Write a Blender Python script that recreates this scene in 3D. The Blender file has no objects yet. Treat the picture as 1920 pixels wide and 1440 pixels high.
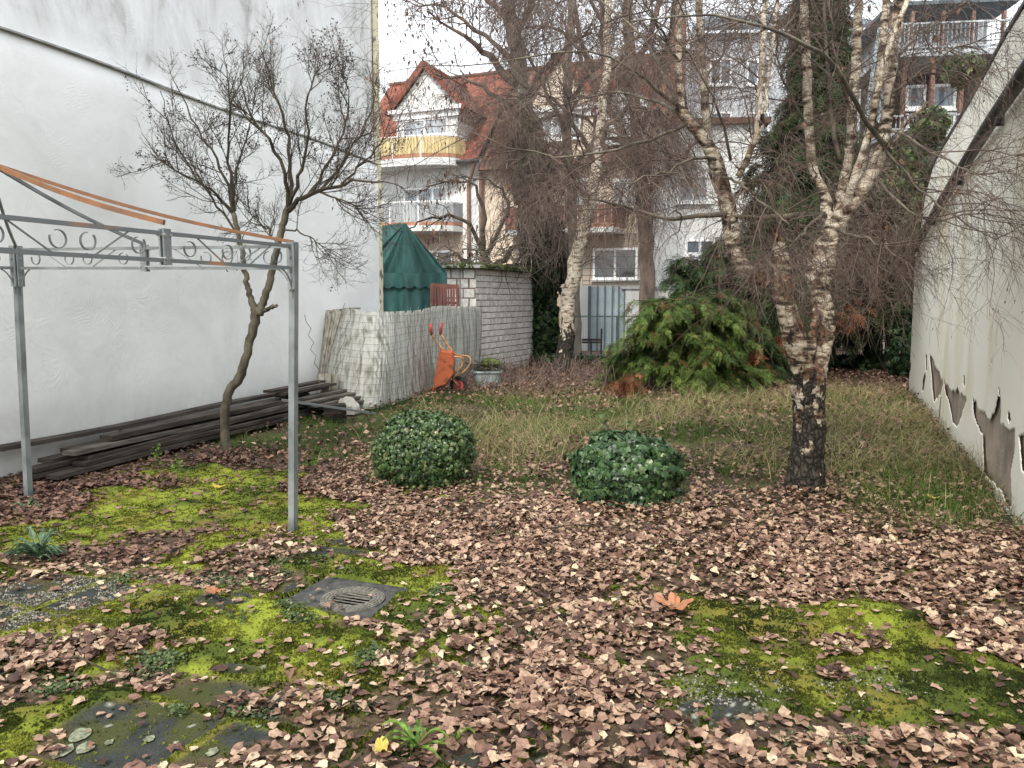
import bpy, math, random
import numpy as np
from math import radians as R, sin, cos, pi
random.seed(7); RS = np.random.RandomState(11)
sc = bpy.context.scene; COL = sc.collection

# ------------------------------------------------------------------ camera
FPX, HOR, CAMH = 1500.0, 560.0, 1.7          # focal length in pixels of the 1920 px photo, horizon row, eye height
PIT = math.atan((720-HOR)/FPX)
cd = bpy.data.cameras.new("camera"); cam = bpy.data.objects.new("camera", cd); COL.objects.link(cam)
cam.location = (0, 0, CAMH); cam.rotation_euler = (pi/2-PIT, 0, 0)
cd.sensor_width = 36; cd.lens = FPX/1920*36; cd.clip_start = .05; cd.clip_end = 600
sc.camera = cam
# ------------------------------------------------------------------ sky, sun, exposure
SUN_EL, SUN_ROT = R(48), R(205)
w = bpy.data.worlds.new("World"); sc.world = w; w.use_nodes = True
nt = w.node_tree; N = nt.nodes; L = nt.links; N.clear()
out = N.new('ShaderNodeOutputWorld'); bg = N.new('ShaderNodeBackground'); bg.inputs[1].default_value = .11
sky = N.new('ShaderNodeTexSky'); sky.sky_type = 'NISHITA'; sky.sun_disc = False
sky.sun_elevation = SUN_EL; sky.sun_rotation = SUN_ROT; sky.dust_density = 3; sky.air_density = 1.3
tc = N.new('ShaderNodeTexCoord'); nz = N.new('ShaderNodeTexNoise'); nz.inputs['Scale'].default_value = 2.2
nz.inputs['Detail'].default_value = 6; nz.inputs['Roughness'].default_value = .55
cr = N.new('ShaderNodeValToRGB'); cr.color_ramp.elements[0].position = .3; cr.color_ramp.elements[1].position = .75
cr.color_ramp.elements[0].color = (5.9, 6.2, 6.5, 1); cr.color_ramp.elements[1].color = (7.4, 7.5, 7.55, 1)
mx = N.new('ShaderNodeMixRGB'); mx.inputs[0].default_value = .86
L.new(tc.outputs['Generated'], nz.inputs['Vector']); L.new(nz.outputs['Fac'], cr.inputs[0])
L.new(sky.outputs[0], mx.inputs[1]); L.new(cr.outputs[0], mx.inputs[2]); L.new(mx.outputs[0], bg.inputs[0]); L.new(bg.outputs[0], out.inputs[0])
sl = bpy.data.lights.new("sun", 'SUN'); sl.energy = 1.5; sl.angle = R(12); sl.color = (1, .94, .85)
so = bpy.data.objects.new("sun", sl); COL.objects.link(so)
so.rotation_euler = (pi/2-SUN_EL, 0, pi-SUN_ROT)
sc.view_settings.view_transform = 'Standard'; sc.view_settings.look = 'None'; sc.view_settings.gamma = 1
sc.view_settings.exposure = 1.5
sc.cycles.max_bounces = 5; sc.cycles.diffuse_bounces = 3; sc.cycles.transparent_max_bounces = 6

# ------------------------------------------------------------------ measuring helpers: where a spot of the photo stands in the world
def ray(u, v):
    dx = (u-960)/FPX; dy = (720-v)/FPX
    return np.array([dx, cos(PIT)+dy*sin(PIT), -sin(PIT)+dy*cos(PIT)])
def G(u, v, z=0.):
    r = ray(u, v); t = (z-CAMH)/r[2]; return np.array([r[0]*t, r[1]*t, z])
def P(u, v, y):
    r = ray(u, v); t = y/r[1]; return np.array([r[0]*t, y, CAMH+r[2]*t])
def nrm(a):
    a = np.asarray(a, float); return a/(np.linalg.norm(a)+1e-12)
class Fr:                                   # vertical plane frame: s along, n towards the viewer, z up
    def __init__(s, o, e):
        s.o = np.array([o[0], o[1], 0.]); s.e = nrm([e[0], e[1], 0.]); s.n = np.array([s.e[1], -s.e[0], 0.])
    def at(s, a, n, z): return s.o+s.e*a+s.n*n+np.array([0, 0, z])
    def px(s, u, v, n=0.):
        r = ray(u, v); C = np.array([0, 0, CAMH]); q = s.o+s.n*n
        t = np.dot(q-C, s.n)/np.dot(r, s.n); p = C+r*t
        return np.dot(p-s.o, s.e), p[2]
    def rect(s, u0, v0, u1, v1, n=0.):
        m = (v0+v1)/2; a = s.px(u0, m, n)[0]; b = s.px(u1, m, n)[0]; um = (u0+u1)/2
        return a, b, s.px(um, v1, n)[1], s.px(um, v0, n)[1]

# ------------------------------------------------------------------ noise
def _h(i, j, sd):
    n = (i.astype(np.int64)*374761393 + j.astype(np.int64)*668265263 + sd*974711) & 0x7fffffff
    n = ((n ^ (n >> 13))*1274126177) & 0x7fffffff
    return ((n ^ (n >> 16)) & 0xffff)/65535.
def vn(x, y, sd=0):
    x = np.asarray(x, float); y = np.asarray(y, float)
    i = np.floor(x); j = np.floor(y); fx = x-i; fy = y-j; fx = fx*fx*(3-2*fx); fy = fy*fy*(3-2*fy)
    i = i.astype(np.int64); j = j.astype(np.int64)
    return (_h(i, j, sd)*(1-fx)+_h(i+1, j, sd)*fx)*(1-fy)+(_h(i, j+1, sd)*(1-fx)+_h(i+1, j+1, sd)*fx)*fy
def fbm(x, y, sd=0, o=4):
    a = 0; k = .5; t = 0
    for q in range(o): a = a+k*vn(x*2**q+q*17.3, y*2**q-q*9.1, sd+q); t += k; k *= .5
    return a/t

# ------------------------------------------------------------------ objects
def tag(o, label=None, cat=None, group=None, kind=None):
    if label: o['label'] = label
    if cat: o['category'] = cat
    if group: o['group'] = group
    if kind: o['kind'] = kind
    return o
def thing(name, loc, label, cat, group=None):
    o = bpy.data.objects.new(name, None); COL.objects.link(o); o.location = tuple(float(c) for c in loc); o.empty_display_size = .1
    return tag(o, label, cat, group)
def rootloc(o):
    while o.parent: o = o.parent
    return np.array(o.location)
class MB:
    def __init__(s): s.v = []; s.f4 = []; s.f3 = []; s.fn = []; s.r = []; s.c = []; s.n = 0
    def add(s, v, quads=None, tris=None, ngons=None, rnd=0., col=None):
        v = np.asarray(v, float).reshape(-1, 3); k = len(v); b = s.n
        s.v.append(v); s.r.append(np.broadcast_to(np.asarray(rnd, float), (k,)).copy())
        if col is not None: s.c.append(np.asarray(col, float).reshape(-1, 3))
        if quads is not None and len(quads): s.f4.append(np.asarray(quads, np.int64).reshape(-1, 4)+b)
        if tris is not None and len(tris): s.f3.append(np.asarray(tris, np.int64).reshape(-1, 3)+b)
        if ngons is not None:
            for g in ngons: s.fn.append([i+b for i in g])
        s.n += k
    def box(s, c, size, X=(1, 0, 0), Y=(0, 1, 0), Z=(0, 0, 1), rnd=0.):
        c = np.asarray(c, float); X, Y, Z = [np.asarray(a, float) for a in (X, Y, Z)]
        h = [q/2 for q in size]
        v = [c+X*h[0]*i+Y*h[1]*j+Z*h[2]*k for k in (-1, 1) for j in (-1, 1) for i in (-1, 1)]
        s.add(v, [(0, 2, 3, 1), (4, 5, 7, 6), (0, 1, 5, 4), (2, 6, 7, 3), (1, 3, 7, 5), (0, 4, 6, 2)], rnd=rnd)
    def bar(s, a, b, w, h=None, up=(0, 0, 1), rnd=0.):
        a = np.asarray(a, float); b = np.asarray(b, float); h = h or w
        d = nrm(b-a); up = np.asarray(up, float)
        if abs(np.dot(d, up)) > .97: up = np.array([1., 0, 0])
        x = nrm(np.cross(d, up)); z = np.cross(x, d)
        s.box((a+b)/2, (w, np.linalg.norm(b-a), h), x, d, z, rnd)
    def fbox(s, fr, s0, s1, n0, n1, z0, z1, rnd=0.):
        s.box(fr.at((s0+s1)/2, (n0+n1)/2, (z0+z1)/2), (abs(s1-s0), abs(n1-n0), abs(z1-z0)), fr.e, fr.n, (0, 0, 1), rnd)
    def tube(s, pts, rad, n=6, rnd=0., cap=True, closed=False):
        pts = np.asarray(pts, float); m = len(pts)
        rad = np.broadcast_to(np.asarray(rad, float), (m,))
        if closed: t = np.roll(pts, -1, 0)-np.roll(pts, 1, 0)
        else: t = np.gradient(pts, axis=0)
        t /= (np.linalg.norm(t, axis=1)[:, None]+1e-12)
        m0 = nrm(t.mean(0)) if not closed else np.array([0, 0, 1.])
        ref = np.array([0, 0, 1.]) if abs(m0[2]) < .8 else np.array([1., 0, 0])
        if closed: ref = nrm(np.cross(t[0], t[len(t)//4]))
        x = np.cross(t, ref); x /= (np.linalg.norm(x, axis=1)[:, None]+1e-9); y = np.cross(x, t)
        a = np.arange(n)*2*pi/n
        ring = pts[:, None, :]+rad[:, None, None]*(x[:, None, :]*np.cos(a)[None, :, None]+y[:, None, :]*np.sin(a)[None, :, None])
        i = np.arange(m if closed else m-1)[:, None]; j = np.arange(n)[None, :]
        i2 = (i+1) % m; j2 = (j+1) % n
        q = np.stack([i*n+j, i*n+j2, i2*n+j2, i2*n+j], -1).reshape(-1, 4)
        ng = [list(range(n))[::-1], [(m-1)*n+k for k in range(n)]] if (cap and not closed) else None
        s.add(ring.reshape(-1, 3), q, ngons=ng, rnd=rnd)
    def grid(s, V, rnd=0., col=None, mask=None):
        V = np.asarray(V, float); a, b = V.shape[:2]
        i = np.arange(a-1)[:, None]; j = np.arange(b-1)[None, :]
        q = np.stack([i*b+j, i*b+j+1, (i+1)*b+j+1, (i+1)*b+j], -1)
        q = q[mask] if mask is not None else q.reshape(-1, 4)
        s.add(V.reshape(-1, 3), q, rnd=rnd if np.isscalar(rnd) else np.asarray(rnd).reshape(-1), col=col)
    def prism(s, poly, d, rnd=0.):          # closed 3D polygon extruded by vector d
        p = np.asarray(poly, float); k = len(p); d = np.asarray(d, float)
        q = [(i, (i+1) % k, k+(i+1) % k, k+i) for i in range(k)]
        s.add(np.vstack([p, p+d]), q, ngons=[list(range(k))[::-1], list(range(k, 2*k))], rnd=rnd)
    def scatter(s, tv, tq, pos, X, Y, Z, sc_, rnd, tris=False):   # template tv (k,3), many instances
        m = len(pos); k = len(tv); sc_ = np.broadcast_to(sc_, (m,))
        V = pos[:, None, :]+sc_[:, None, None]*(tv[None, :, 0:1]*X[:, None, :]+tv[None, :, 1:2]*Y[:, None, :]+tv[None, :, 2:3]*Z[:, None, :])
        F = (np.asarray(tq)[None]+(np.arange(m)*k)[:, None, None])
        F = F.reshape(-1, F.shape[-1])
        s.add(V.reshape(-1, 3), None if tris else F, F if tris else None, rnd=np.repeat(rnd, k) if np.ndim(rnd) == 1 else np.asarray(rnd).reshape(-1))
    def build(s, name, m, parent=None, smooth=False, loc=None):
        me = bpy.data.meshes.new(name)
        if s.n == 0: s.add([(0, 0, 0), (.001, 0, 0), (0, .001, 0)], tris=[(0, 1, 2)])
        V = np.vstack(s.v)
        o0 = rootloc(parent) if parent else (np.array(loc, float) if loc is not None else np.zeros(3))
        V = V-o0
        f4 = np.vstack(s.f4) if s.f4 else np.zeros((0, 4), np.int64); f3 = np.vstack(s.f3) if s.f3 else np.zeros((0, 3), np.int64)
        li = [f4.ravel(), f3.ravel()]+[np.array(g) for g in s.fn]
        cnt = np.concatenate([np.full(len(f4), 4), np.full(len(f3), 3), np.array([len(g) for g in s.fn], np.int64)]).astype(np.int32)
        li = np.concatenate(li).astype(np.int32)
        me.vertices.add(len(V)); me.vertices.foreach_set('co', V.astype(np.float32).ravel())
        me.loops.add(len(li)); me.loops.foreach_set('vertex_index', li)
        me.polygons.add(len(cnt)); st = np.concatenate([[0], np.cumsum(cnt)[:-1]]).astype(np.int32)
        me.polygons.foreach_set('loop_start', st); me.polygons.foreach_set('loop_total', cnt)
        me.polygons.foreach_set('use_smooth', np.full(len(cnt), smooth))
        at = me.attributes.new('rnd', 'FLOAT', 'POINT'); at.data.foreach_set('value', np.concatenate(s.r).astype(np.float32))
        if s.c:
            c = np.vstack(s.c); c = np.hstack([c, np.ones((len(c), 1))]).astype(np.float32)
            ca = me.attributes.new('tint', 'FLOAT_COLOR', 'POINT'); ca.data.foreach_set('color', c.ravel())
        me.update(calc_edges=True); me.validate()
        me.materials.append(m)
        o = bpy.data.objects.new(name, me); COL.objects.link(o)
        if parent: o.parent = parent
        else: o.location = tuple(o0)
        return o

# ------------------------------------------------------------------ materials
def node_mat(name):
    m = bpy.data.materials.new(name); m.use_nodes = True; return m, m.node_tree.nodes, m.node_tree.links, m.node_tree.nodes['Principled BSDF']
def ramp(N, stops):
    r = N.new('ShaderNodeValToRGB'); e = r.color_ramp.elements
    while len(e) < len(stops): e.new(.5)
    for k, (p, c) in enumerate(stops): e[k].position = p; e[k].color = (*c, 1)
    return r
def mat(name, c1, c2=None, scale=6, rough=.75, bump=.0, bscale=None, stretch=(1, 1, 1), metal=0, detail=6, dist=0., spec=.3, bd=.01, sharp=(.35, .65)):
    m, N, L, b = node_mat(name); c2 = c2 or c1
    t = N.new('ShaderNodeTexCoord'); mp = N.new('ShaderNodeMapping'); mp.inputs['Scale'].default_value = stretch
    n = N.new('ShaderNodeTexNoise'); n.inputs['Scale'].default_value = scale; n.inputs['Detail'].default_value = detail; n.inputs['Distortion'].default_value = dist
    L.new(t.outputs['Object'], mp.inputs[0]); L.new(mp.outputs[0], n.inputs['Vector'])
    r = ramp(N, [(sharp[0], c1), (sharp[1], c2)]); L.new(n.outputs['Fac'], r.inputs[0]); L.new(r.outputs[0], b.inputs['Base Color'])
    b.inputs['Roughness'].default_value = rough; b.inputs['Metallic'].default_value = metal; b.inputs['Specular IOR Level'].default_value = spec
    if bump:
        n2 = N.new('ShaderNodeTexNoise'); n2.inputs['Scale'].default_value = bscale or scale*4; n2.inputs['Detail'].default_value = 5
        L.new(mp.outputs[0], n2.inputs['Vector'])
        bp = N.new('ShaderNodeBump'); bp.inputs['Strength'].default_value = bump; bp.inputs['Distance'].default_value = bd
        L.new(n2.outputs['Fac'], bp.inputs['Height']); L.new(bp.outputs[0], b.inputs['Normal'])
    return m
def leafmat(name, stops, rough=.6, trans=.25, nscale=40, spec=.25, nmix=.5):
    m, N, L, b = node_mat(name)
    a = N.new('ShaderNodeAttribute'); a.attribute_name = 'rnd'
    r = ramp(N, stops); L.new(a.outputs['Fac'], r.inputs[0])
    t = N.new('ShaderNodeTexCoord'); n = N.new('ShaderNodeTexNoise'); n.inputs['Scale'].default_value = nscale; n.inputs['Detail'].default_value = 4
    L.new(t.outputs['Object'], n.inputs['Vector'])
    mr = N.new('ShaderNodeMapRange'); mr.inputs[1].default_value = .3; mr.inputs[2].default_value = .7; mr.inputs[3].default_value = 1-nmix; mr.inputs[4].default_value = 1+nmix*.6
    L.new(n.outputs['Fac'], mr.inputs[0])
    mu = N.new('ShaderNodeVectorMath'); mu.operation = 'SCALE'; L.new(r.outputs[0], mu.inputs[0]); L.new(mr.outputs[0], mu.inputs['Scale'])
    L.new(mu.outputs[0], b.inputs['Base Color']); b.inputs['Roughness'].default_value = rough; b.inputs['Specular IOR Level'].default_value = spec
    if trans:
        tr = N.new('ShaderNodeBsdfTranslucent'); L.new(mu.outputs[0], tr.inputs[0]); ms = N.new('ShaderNodeMixShader'); ms.inputs[0].default_value = trans
        L.new(b.outputs[0], ms.inputs[1]); L.new(tr.outputs[0], ms.inputs[2]); L.new(ms.outputs[0], N['Material Output'].inputs[0])
    return m
def glassmat(name, c):
    m, N, L, b = node_mat(name); b.inputs['Base Color'].default_value = (*c, 1); b.inputs['Roughness'].default_value = .06; b.inputs['Specular IOR Level'].default_value = .9
    return m

def plaster_left():
    m, N, L, b = node_mat('white plaster, trowelled')
    t = N.new('ShaderNodeTexCoord')
    n = N.new('ShaderNodeTexNoise'); n.inputs['Scale'].default_value = .7; n.inputs['Detail'].default_value = 9; n.inputs['Roughness'].default_value = .62; n.inputs['Distortion'].default_value = .4
    L.new(t.outputs['Object'], n.inputs['Vector'])
    r = ramp(N, [(.25, (.64, .64, .62)), (.45, (.78, .78, .765)), (.62, (.86, .86, .85))]); L.new(n.outputs['Fac'], r.inputs[0])
    # grey weathering that comes in only high up
    sp = N.new('ShaderNodeSeparateXYZ'); L.new(t.outputs['Object'], sp.inputs[0])
    hi = N.new('ShaderNodeMapRange'); hi.inputs[1].default_value = 4.25; hi.inputs[2].default_value = 4.5; L.new(sp.outputs[2], hi.inputs[0])
    n2 = N.new('ShaderNodeTexNoise'); n2.inputs['Scale'].default_value = 1.3; n2.inputs['Detail'].default_value = 12; n2.inputs['Roughness'].default_value = .7; n2.inputs['Distortion'].default_value = .8
    mp = N.new('ShaderNodeMapping'); mp.inputs['Scale'].default_value = (1, 1, .55); L.new(t.outputs['Object'], mp.inputs[0]); L.new(mp.outputs[0], n2.inputs['Vector'])
    r2 = ramp(N, [(.33, (.33, .33, .31)), (.45, (.60, .60, .59)), (.6, (.73, .735, .73))]); L.new(n2.outputs['Fac'], r2.inputs[0])
    mx = N.new('ShaderNodeMixRGB'); L.new(hi.outputs[0], mx.inputs[0]); L.new(r.outputs[0], mx.inputs[1]); L.new(r2.outputs[0], mx.inputs[2])
    lo = N.new('ShaderNodeMapRange'); lo.inputs[1].default_value = .75; lo.inputs[2].default_value = .0; L.new(sp.outputs[2], lo.inputs[0])
    n6 = N.new('ShaderNodeTexNoise'); n6.inputs['Scale'].default_value = 3; n6.inputs['Detail'].default_value = 10; n6.inputs['Roughness'].default_value = .7; L.new(t.outputs['Object'], n6.inputs['Vector'])
    m6 = N.new('ShaderNodeMath'); m6.operation = 'MULTIPLY'; L.new(lo.outputs[0], m6.inputs[0]); L.new(n6.outputs['Fac'], m6.inputs[1])
    dr = N.new('ShaderNodeMixRGB'); L.new(m6.outputs[0], dr.inputs[0]); L.new(mx.outputs[0], dr.inputs[1]); dr.inputs[2].default_value = (.24, .23, .17, 1); mx = dr
    cv = N.new('ShaderNodeTexVoronoi'); cv.feature = 'DISTANCE_TO_EDGE'; cv.inputs['Scale'].default_value = .55; cn = N.new('ShaderNodeTexNoise'); cn.inputs['Scale'].default_value = 2; cn.inputs['Detail'].default_value = 7; L.new(t.outputs['Object'], cn.inputs['Vector'])
    cw = N.new('ShaderNodeVectorMath'); cw.operation = 'MULTIPLY_ADD'; L.new(cn.outputs['Color'], cw.inputs[0]); cw.inputs[1].default_value = (.7, .7, .7); L.new(t.outputs['Object'], cw.inputs[2]); L.new(cw.outputs[0], cv.inputs['Vector'])
    ck = ramp(N, [(.0, (.28, .28, .28)), (.003, (0, 0, 0))]); L.new(cv.outputs['Distance'], ck.inputs[0])
    cm = N.new('ShaderNodeMath'); cm.operation = 'MULTIPLY'; L.new(ck.outputs[0], cm.inputs[0]); L.new(n2.outputs['Fac'], cm.inputs[1])
    dk = N.new('ShaderNodeMixRGB'); L.new(cm.outputs[0], dk.inputs[0]); L.new(mx.outputs[0], dk.inputs[1]); dk.inputs[2].default_value = (.35, .35, .34, 1); mx = dk
    L.new(mx.outputs[0], b.inputs['Base Color']); b.inputs['Roughness'].default_value = .8; b.inputs['Specular IOR Level'].default_value = .2
    # swirling trowel ridges: warped coordinates through a wave
    wn = N.new('ShaderNodeTexNoise'); wn.inputs['Scale'].default_value = 1.6; wn.inputs['Detail'].default_value = 1; L.new(t.outputs['Object'], wn.inputs['Vector'])
    sc2 = N.new('ShaderNodeVectorMath'); sc2.operation = 'MULTIPLY_ADD'; L.new(wn.outputs['Color'], sc2.inputs[0]); sc2.inputs[1].default_value = (1.1, 1.1, 1.5); L.new(t.outputs['Object'], sc2.inputs[2])
    wv = N.new('ShaderNodeTexWave'); wv.wave_type = 'RINGS'; wv.inputs['Scale'].default_value = 5.5; wv.inputs['Distortion'].default_value = 9; wv.inputs['Detail'].default_value = 5; wv.inputs['Detail Scale'].default_value = 1.3; wv.inputs['Detail Roughness'].default_value = .6
    L.new(sc2.outputs[0], wv.inputs['Vector'])
    mk = N.new('ShaderNodeTexNoise'); mk.inputs['Scale'].default_value = 2.1; mk.inputs['Detail'].default_value = 2; L.new(t.outputs['Object'], mk.inputs['Vector'])
    mkr = ramp(N, [(.45, (0, 0, 0)), (.7, (1, 1, 1))]); L.new(mk.outputs['Fac'], mkr.inputs[0])
    mm = N.new('ShaderNodeMath'); mm.operation = 'MULTIPLY'; L.new(wv.outputs['Fac'], mm.inputs[0]); L.new(mkr.outputs[0], mm.inputs[1])
    n3 = N.new('ShaderNodeTexNoise'); n3.inputs['Scale'].default_value = 9; n3.inputs['Detail'].default_value = 6; L.new(t.outputs['Object'], n3.inputs['Vector'])
    ad = N.new('ShaderNodeMath'); ad.operation = 'MULTIPLY_ADD'; L.new(mm.outputs[0], ad.inputs[0]); ad.inputs[1].default_value = .3; L.new(n3.outputs['Fac'], ad.inputs[2])
    bp = N.new('ShaderNodeBump'); bp.inputs['Strength'].default_value = .42; bp.inputs['Distance'].default_value = .013
    L.new(ad.outputs[0], bp.inputs['Height']); L.new(bp.outputs[0], b.inputs['Normal'])
    return m

def birch_bark(name, z0, z1, big=1.0, dk=0.):
    m, N, L, b = node_mat(name)
    t = N.new('ShaderNodeTexCoord'); g = N.new('ShaderNodeNewGeometry')
    sp = N.new('ShaderNodeSeparateXYZ'); L.new(t.outputs['Object'], sp.inputs[0])
    mp = N.new('ShaderNodeMapping'); mp.inputs['Scale'].default_value = (1, 1, 2.6); L.new(t.outputs['Object'], mp.inputs[0])
    # horizontal lenticels and scars
    n1 = N.new('ShaderNodeTexNoise'); n1.inputs['Scale'].default_value = 6*big; n1.inputs['Detail'].default_value = 7; n1.inputs['Roughness'].default_value = .6; L.new(mp.outputs[0], n1.inputs['Vector'])
    r1 = ramp(N, [(.37+dk, (.03, .026, .022)), (.43+dk, (.20, .15, .10)), (.5+dk*1.1, (.52, .45, .35)), (.72, (.76, .70, .60))]); L.new(n1.outputs['Fac'], r1.inputs[0])
    # russet peel
    n2 = N.new('ShaderNodeTexNoise'); n2.inputs['Scale'].default_value = 2.6*big; n2.inputs['Detail'].default_value = 6; n2.inputs['Roughness'].default_value = .65; L.new(t.outputs['Object'], n2.inputs['Vector'])
    pk = ramp(N, [(.49, (0, 0, 0)), (.56, (1, 1, 1))]); L.new(n2.outputs['Fac'], pk.inputs[0])
    n2b = N.new('ShaderNodeTexNoise'); n2b.inputs['Scale'].default_value = 22*big; n2b.inputs['Detail'].default_value = 4; L.new(t.outputs['Object'], n2b.inputs['Vector'])
    pc = ramp(N, [(.38, (.03, .024, .018)), (.52, (.13, .075, .048)), (.62, (.22, .11, .07)), (.75, (.42, .33, .22))]); L.new(n2b.outputs['Fac'], pc.inputs[0])
    at = N.new('ShaderNodeAttribute'); at.attribute_name = 'rnd'
    add = N.new('ShaderNodeMath'); add.operation = 'MULTIPLY'; L.new(pk.outputs[0], add.inputs[0]); L.new(at.outputs['Fac'], add.inputs[1])
    m1 = N.new('ShaderNodeMixRGB'); L.new(add.outputs[0], m1.inputs[0]); L.new(r1.outputs[0], m1.inputs[1]); L.new(pc.outputs[0], m1.inputs[2])
    # black fissured plates at the foot
    vo = N.new('ShaderNodeTexVoronoi'); vo.feature = 'DISTANCE_TO_EDGE'; vo.inputs['Scale'].default_value = 17*big
    mp2 = N.new('ShaderNodeMapping'); mp2.inputs['Scale'].default_value = (1, 1, .55); L.new(t.outputs['Object'], mp2.inputs[0])
    n4 = N.new('ShaderNodeTexNoise'); n4.inputs['Scale'].default_value = 14; n4.inputs['Detail'].default_value = 4; L.new(mp2.outputs[0], n4.inputs['Vector'])
    va = N.new('ShaderNodeVectorMath'); va.operation = 'MULTIPLY_ADD'; L.new(n4.outputs['Color'], va.inputs[0]); va.inputs[1].default_value = (.09, .09, .09); L.new(mp2.outputs[0], va.inputs[2]); L.new(va.outputs[0], vo.inputs['Vector'])
    vr = ramp(N, [(0, (.012, .011, .01)), (.12, (.05, .042, .035)), (.5, (.11, .095, .08))]); L.new(vo.outputs['Distance'], vr.inputs[0])
    hz = N.new('ShaderNodeMapRange'); hz.inputs[1].default_value = z0; hz.inputs[2].default_value = z1; hz.inputs[3].default_value = 1.02; hz.inputs[4].default_value = .1; L.new(sp.outputs[2], hz.inputs[0])
    n5 = N.new('ShaderNodeTexNoise'); n5.inputs['Scale'].default_value = 7*big; n5.inputs['Detail'].default_value = 5; n5.inputs['Roughness'].default_value = .6; L.new(mp2.outputs[0], n5.inputs['Vector'])
    n5r = N.new('ShaderNodeMapRange'); n5r.inputs[1].default_value = .33; n5r.inputs[2].default_value = .67; L.new(n5.outputs['Fac'], n5r.inputs[0]); cmpn = N.new('ShaderNodeMath'); cmpn.operation = 'SUBTRACT'; L.new(hz.outputs[0], cmpn.inputs[0]); L.new(n5r.outputs[0], cmpn.inputs[1])
    cr_ = ramp(N, [(.0, (0, 0, 0)), (.06, (1, 1, 1))]); L.new(cmpn.outputs[0], cr_.inputs[0])
    m2 = N.new('ShaderNodeMixRGB'); L.new(cr_.outputs[0], m2.inputs[0]); L.new(m1.outputs[0], m2.inputs[1]); L.new(vr.outputs[0], m2.inputs[2])
    L.new(m2.outputs[0], b.inputs['Base Color']); b.inputs['Roughness'].default_value = .8; b.inputs['Specular IOR Level'].default_value = .2
    hb = N.new('ShaderNodeMath'); hb.operation = 'MULTIPLY_ADD'; L.new(vo.outputs['Distance'], hb.inputs[0]); L.new(cr_.outputs[0], hb.inputs[1]); L.new(n1.outputs['Fac'], hb.inputs[2])
    bp = N.new('ShaderNodeBump'); bp.inputs['Strength'].default_value = 1; bp.inputs['Distance'].default_value = .05; L.new(hb.outputs[0], bp.inputs['Height']); L.new(bp.outputs[0], b.inputs['Normal'])
    return m

def tintmat(name, rough=.9, nscale=120, bump=.4):
    m, N, L, b = node_mat(name)
    a = N.new('ShaderNodeAttribute'); a.attribute_name = 'tint'
    t = N.new('ShaderNodeTexCoord'); n = N.new('ShaderNodeTexNoise'); n.inputs['Scale'].default_value = nscale; n.inputs['Detail'].default_value = 5; n.inputs['Roughness'].default_value = .7
    L.new(t.outputs['Object'], n.inputs['Vector'])
    mr = N.new('ShaderNodeMapRange'); mr.inputs[1].default_value = .3; mr.inputs[2].default_value = .7; mr.inputs[3].default_value = .45; mr.inputs[4].default_value = 1.5
    L.new(n.outputs['Fac'], mr.inputs[0])
    mu = N.new('ShaderNodeVectorMath'); mu.operation = 'SCALE'; L.new(a.outputs['Color'], mu.inputs[0]); L.new(mr.outputs[0], mu.inputs['Scale']); L.new(mu.outputs[0], b.inputs['Base Color'])
    b.inputs['Roughness'].default_value = rough; b.inputs['Specular IOR Level'].default_value = .15
    bp = N.new('ShaderNodeBump'); bp.inputs['Strength'].default_value = bump; bp.inputs['Distance'].default_value = .01; L.new(n.outputs['Fac'], bp.inputs['Height']); L.new(bp.outputs[0], b.inputs['Normal'])
    return m

M = {}
M['plaster'] = plaster_left()
M['ledge'] = mat('ledge flashing', (.22, .22, .21), (.36, .36, .35), 8)
M['quoin'] = mat('flaking cream paint', (.16, .15, .13), (.66, .6, .42), 9, bump=.6, sharp=(.38, .46), stretch=(1, 1, .5))
M['rightwall'] = mat('streaked off white plaster', (.74, .67, .50), (.91, .88, .78), 1.7, bump=.3, bscale=22, stretch=(1, 1, .3), bd=.008, sharp=(.30, .5), detail=8)
M['render_brown'] = mat('bare brown render', (.24, .20, .165), (.50, .41, .33), 2.0, bump=.8, bscale=25, detail=9)
M['pipe'] = mat('dark grey gutter pipe', (.025, .025, .028), (.05, .05, .055), 5, rough=.45)
M['steel'] = mat('weathered grey paint', (.12, .132, .135), (.23, .25, .25), 5, rough=.5, bump=.15)
M['rust'] = mat('rusty orange paint', (.16, .09, .055), (.25, .115, .055), 9, rough=.75, bump=.3)
M['rustmix'] = mat('grey paint rusting through', (.15, .165, .17), (.36, .19, .11), 2.4, rough=.6, bump=.2, sharp=(.52, .62))
M['bolt'] = mat('zinc bolt', (.4, .4, .4), (.5, .5, .5), 5, rough=.35, metal=.7)
M['twig_dark'] = mat('dark shrub bark', (.022, .017, .013), (.06, .05, .03), 8, bump=.5, bscale=60)
M['twig_birch'] = mat('purple brown birch twigs', (.06, .043, .036), (.15, .11, .09), 3)
M['bark_brown'] = mat('grey brown furrowed bark', (.075, .055, .045), (.2, .15, .12), 5, bump=1, bscale=24, stretch=(1, 1, .3), bd=.04)
M['bark_grey'] = mat('grey green tree bark', (.10, .088, .07), (.24, .21, .17), 5, bump=.8, bscale=30, stretch=(1, 1, .4), bd=.02)
M['bark_small'] = mat('mottled grey brown trunk', (.04, .034, .024), (.125, .11, .075), 9, bump=.8, bscale=45, stretch=(1, 1, .5), bd=.012)
M['birch'] = birch_bark('birch bark', .12, 1.6, 1.25, .03)
M['birch2'] = birch_bark('birch bark, slender tree', .3, 1.6, 1.1, -.03)
M['birchstem'] = birch_bark('pale birch stems', -1.5, -1.0, 1.0)
M['limb_moss'] = mat('mossy limb', (.06, .052, .042), (.2, .175, .13), 5, bump=.6, bscale=40)
M['plank'] = mat('rotting dark board', (.018, .014, .011), (.065, .052, .042), 5, bump=.7, bscale=30, stretch=(.5, .5, 3), detail=8)
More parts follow.
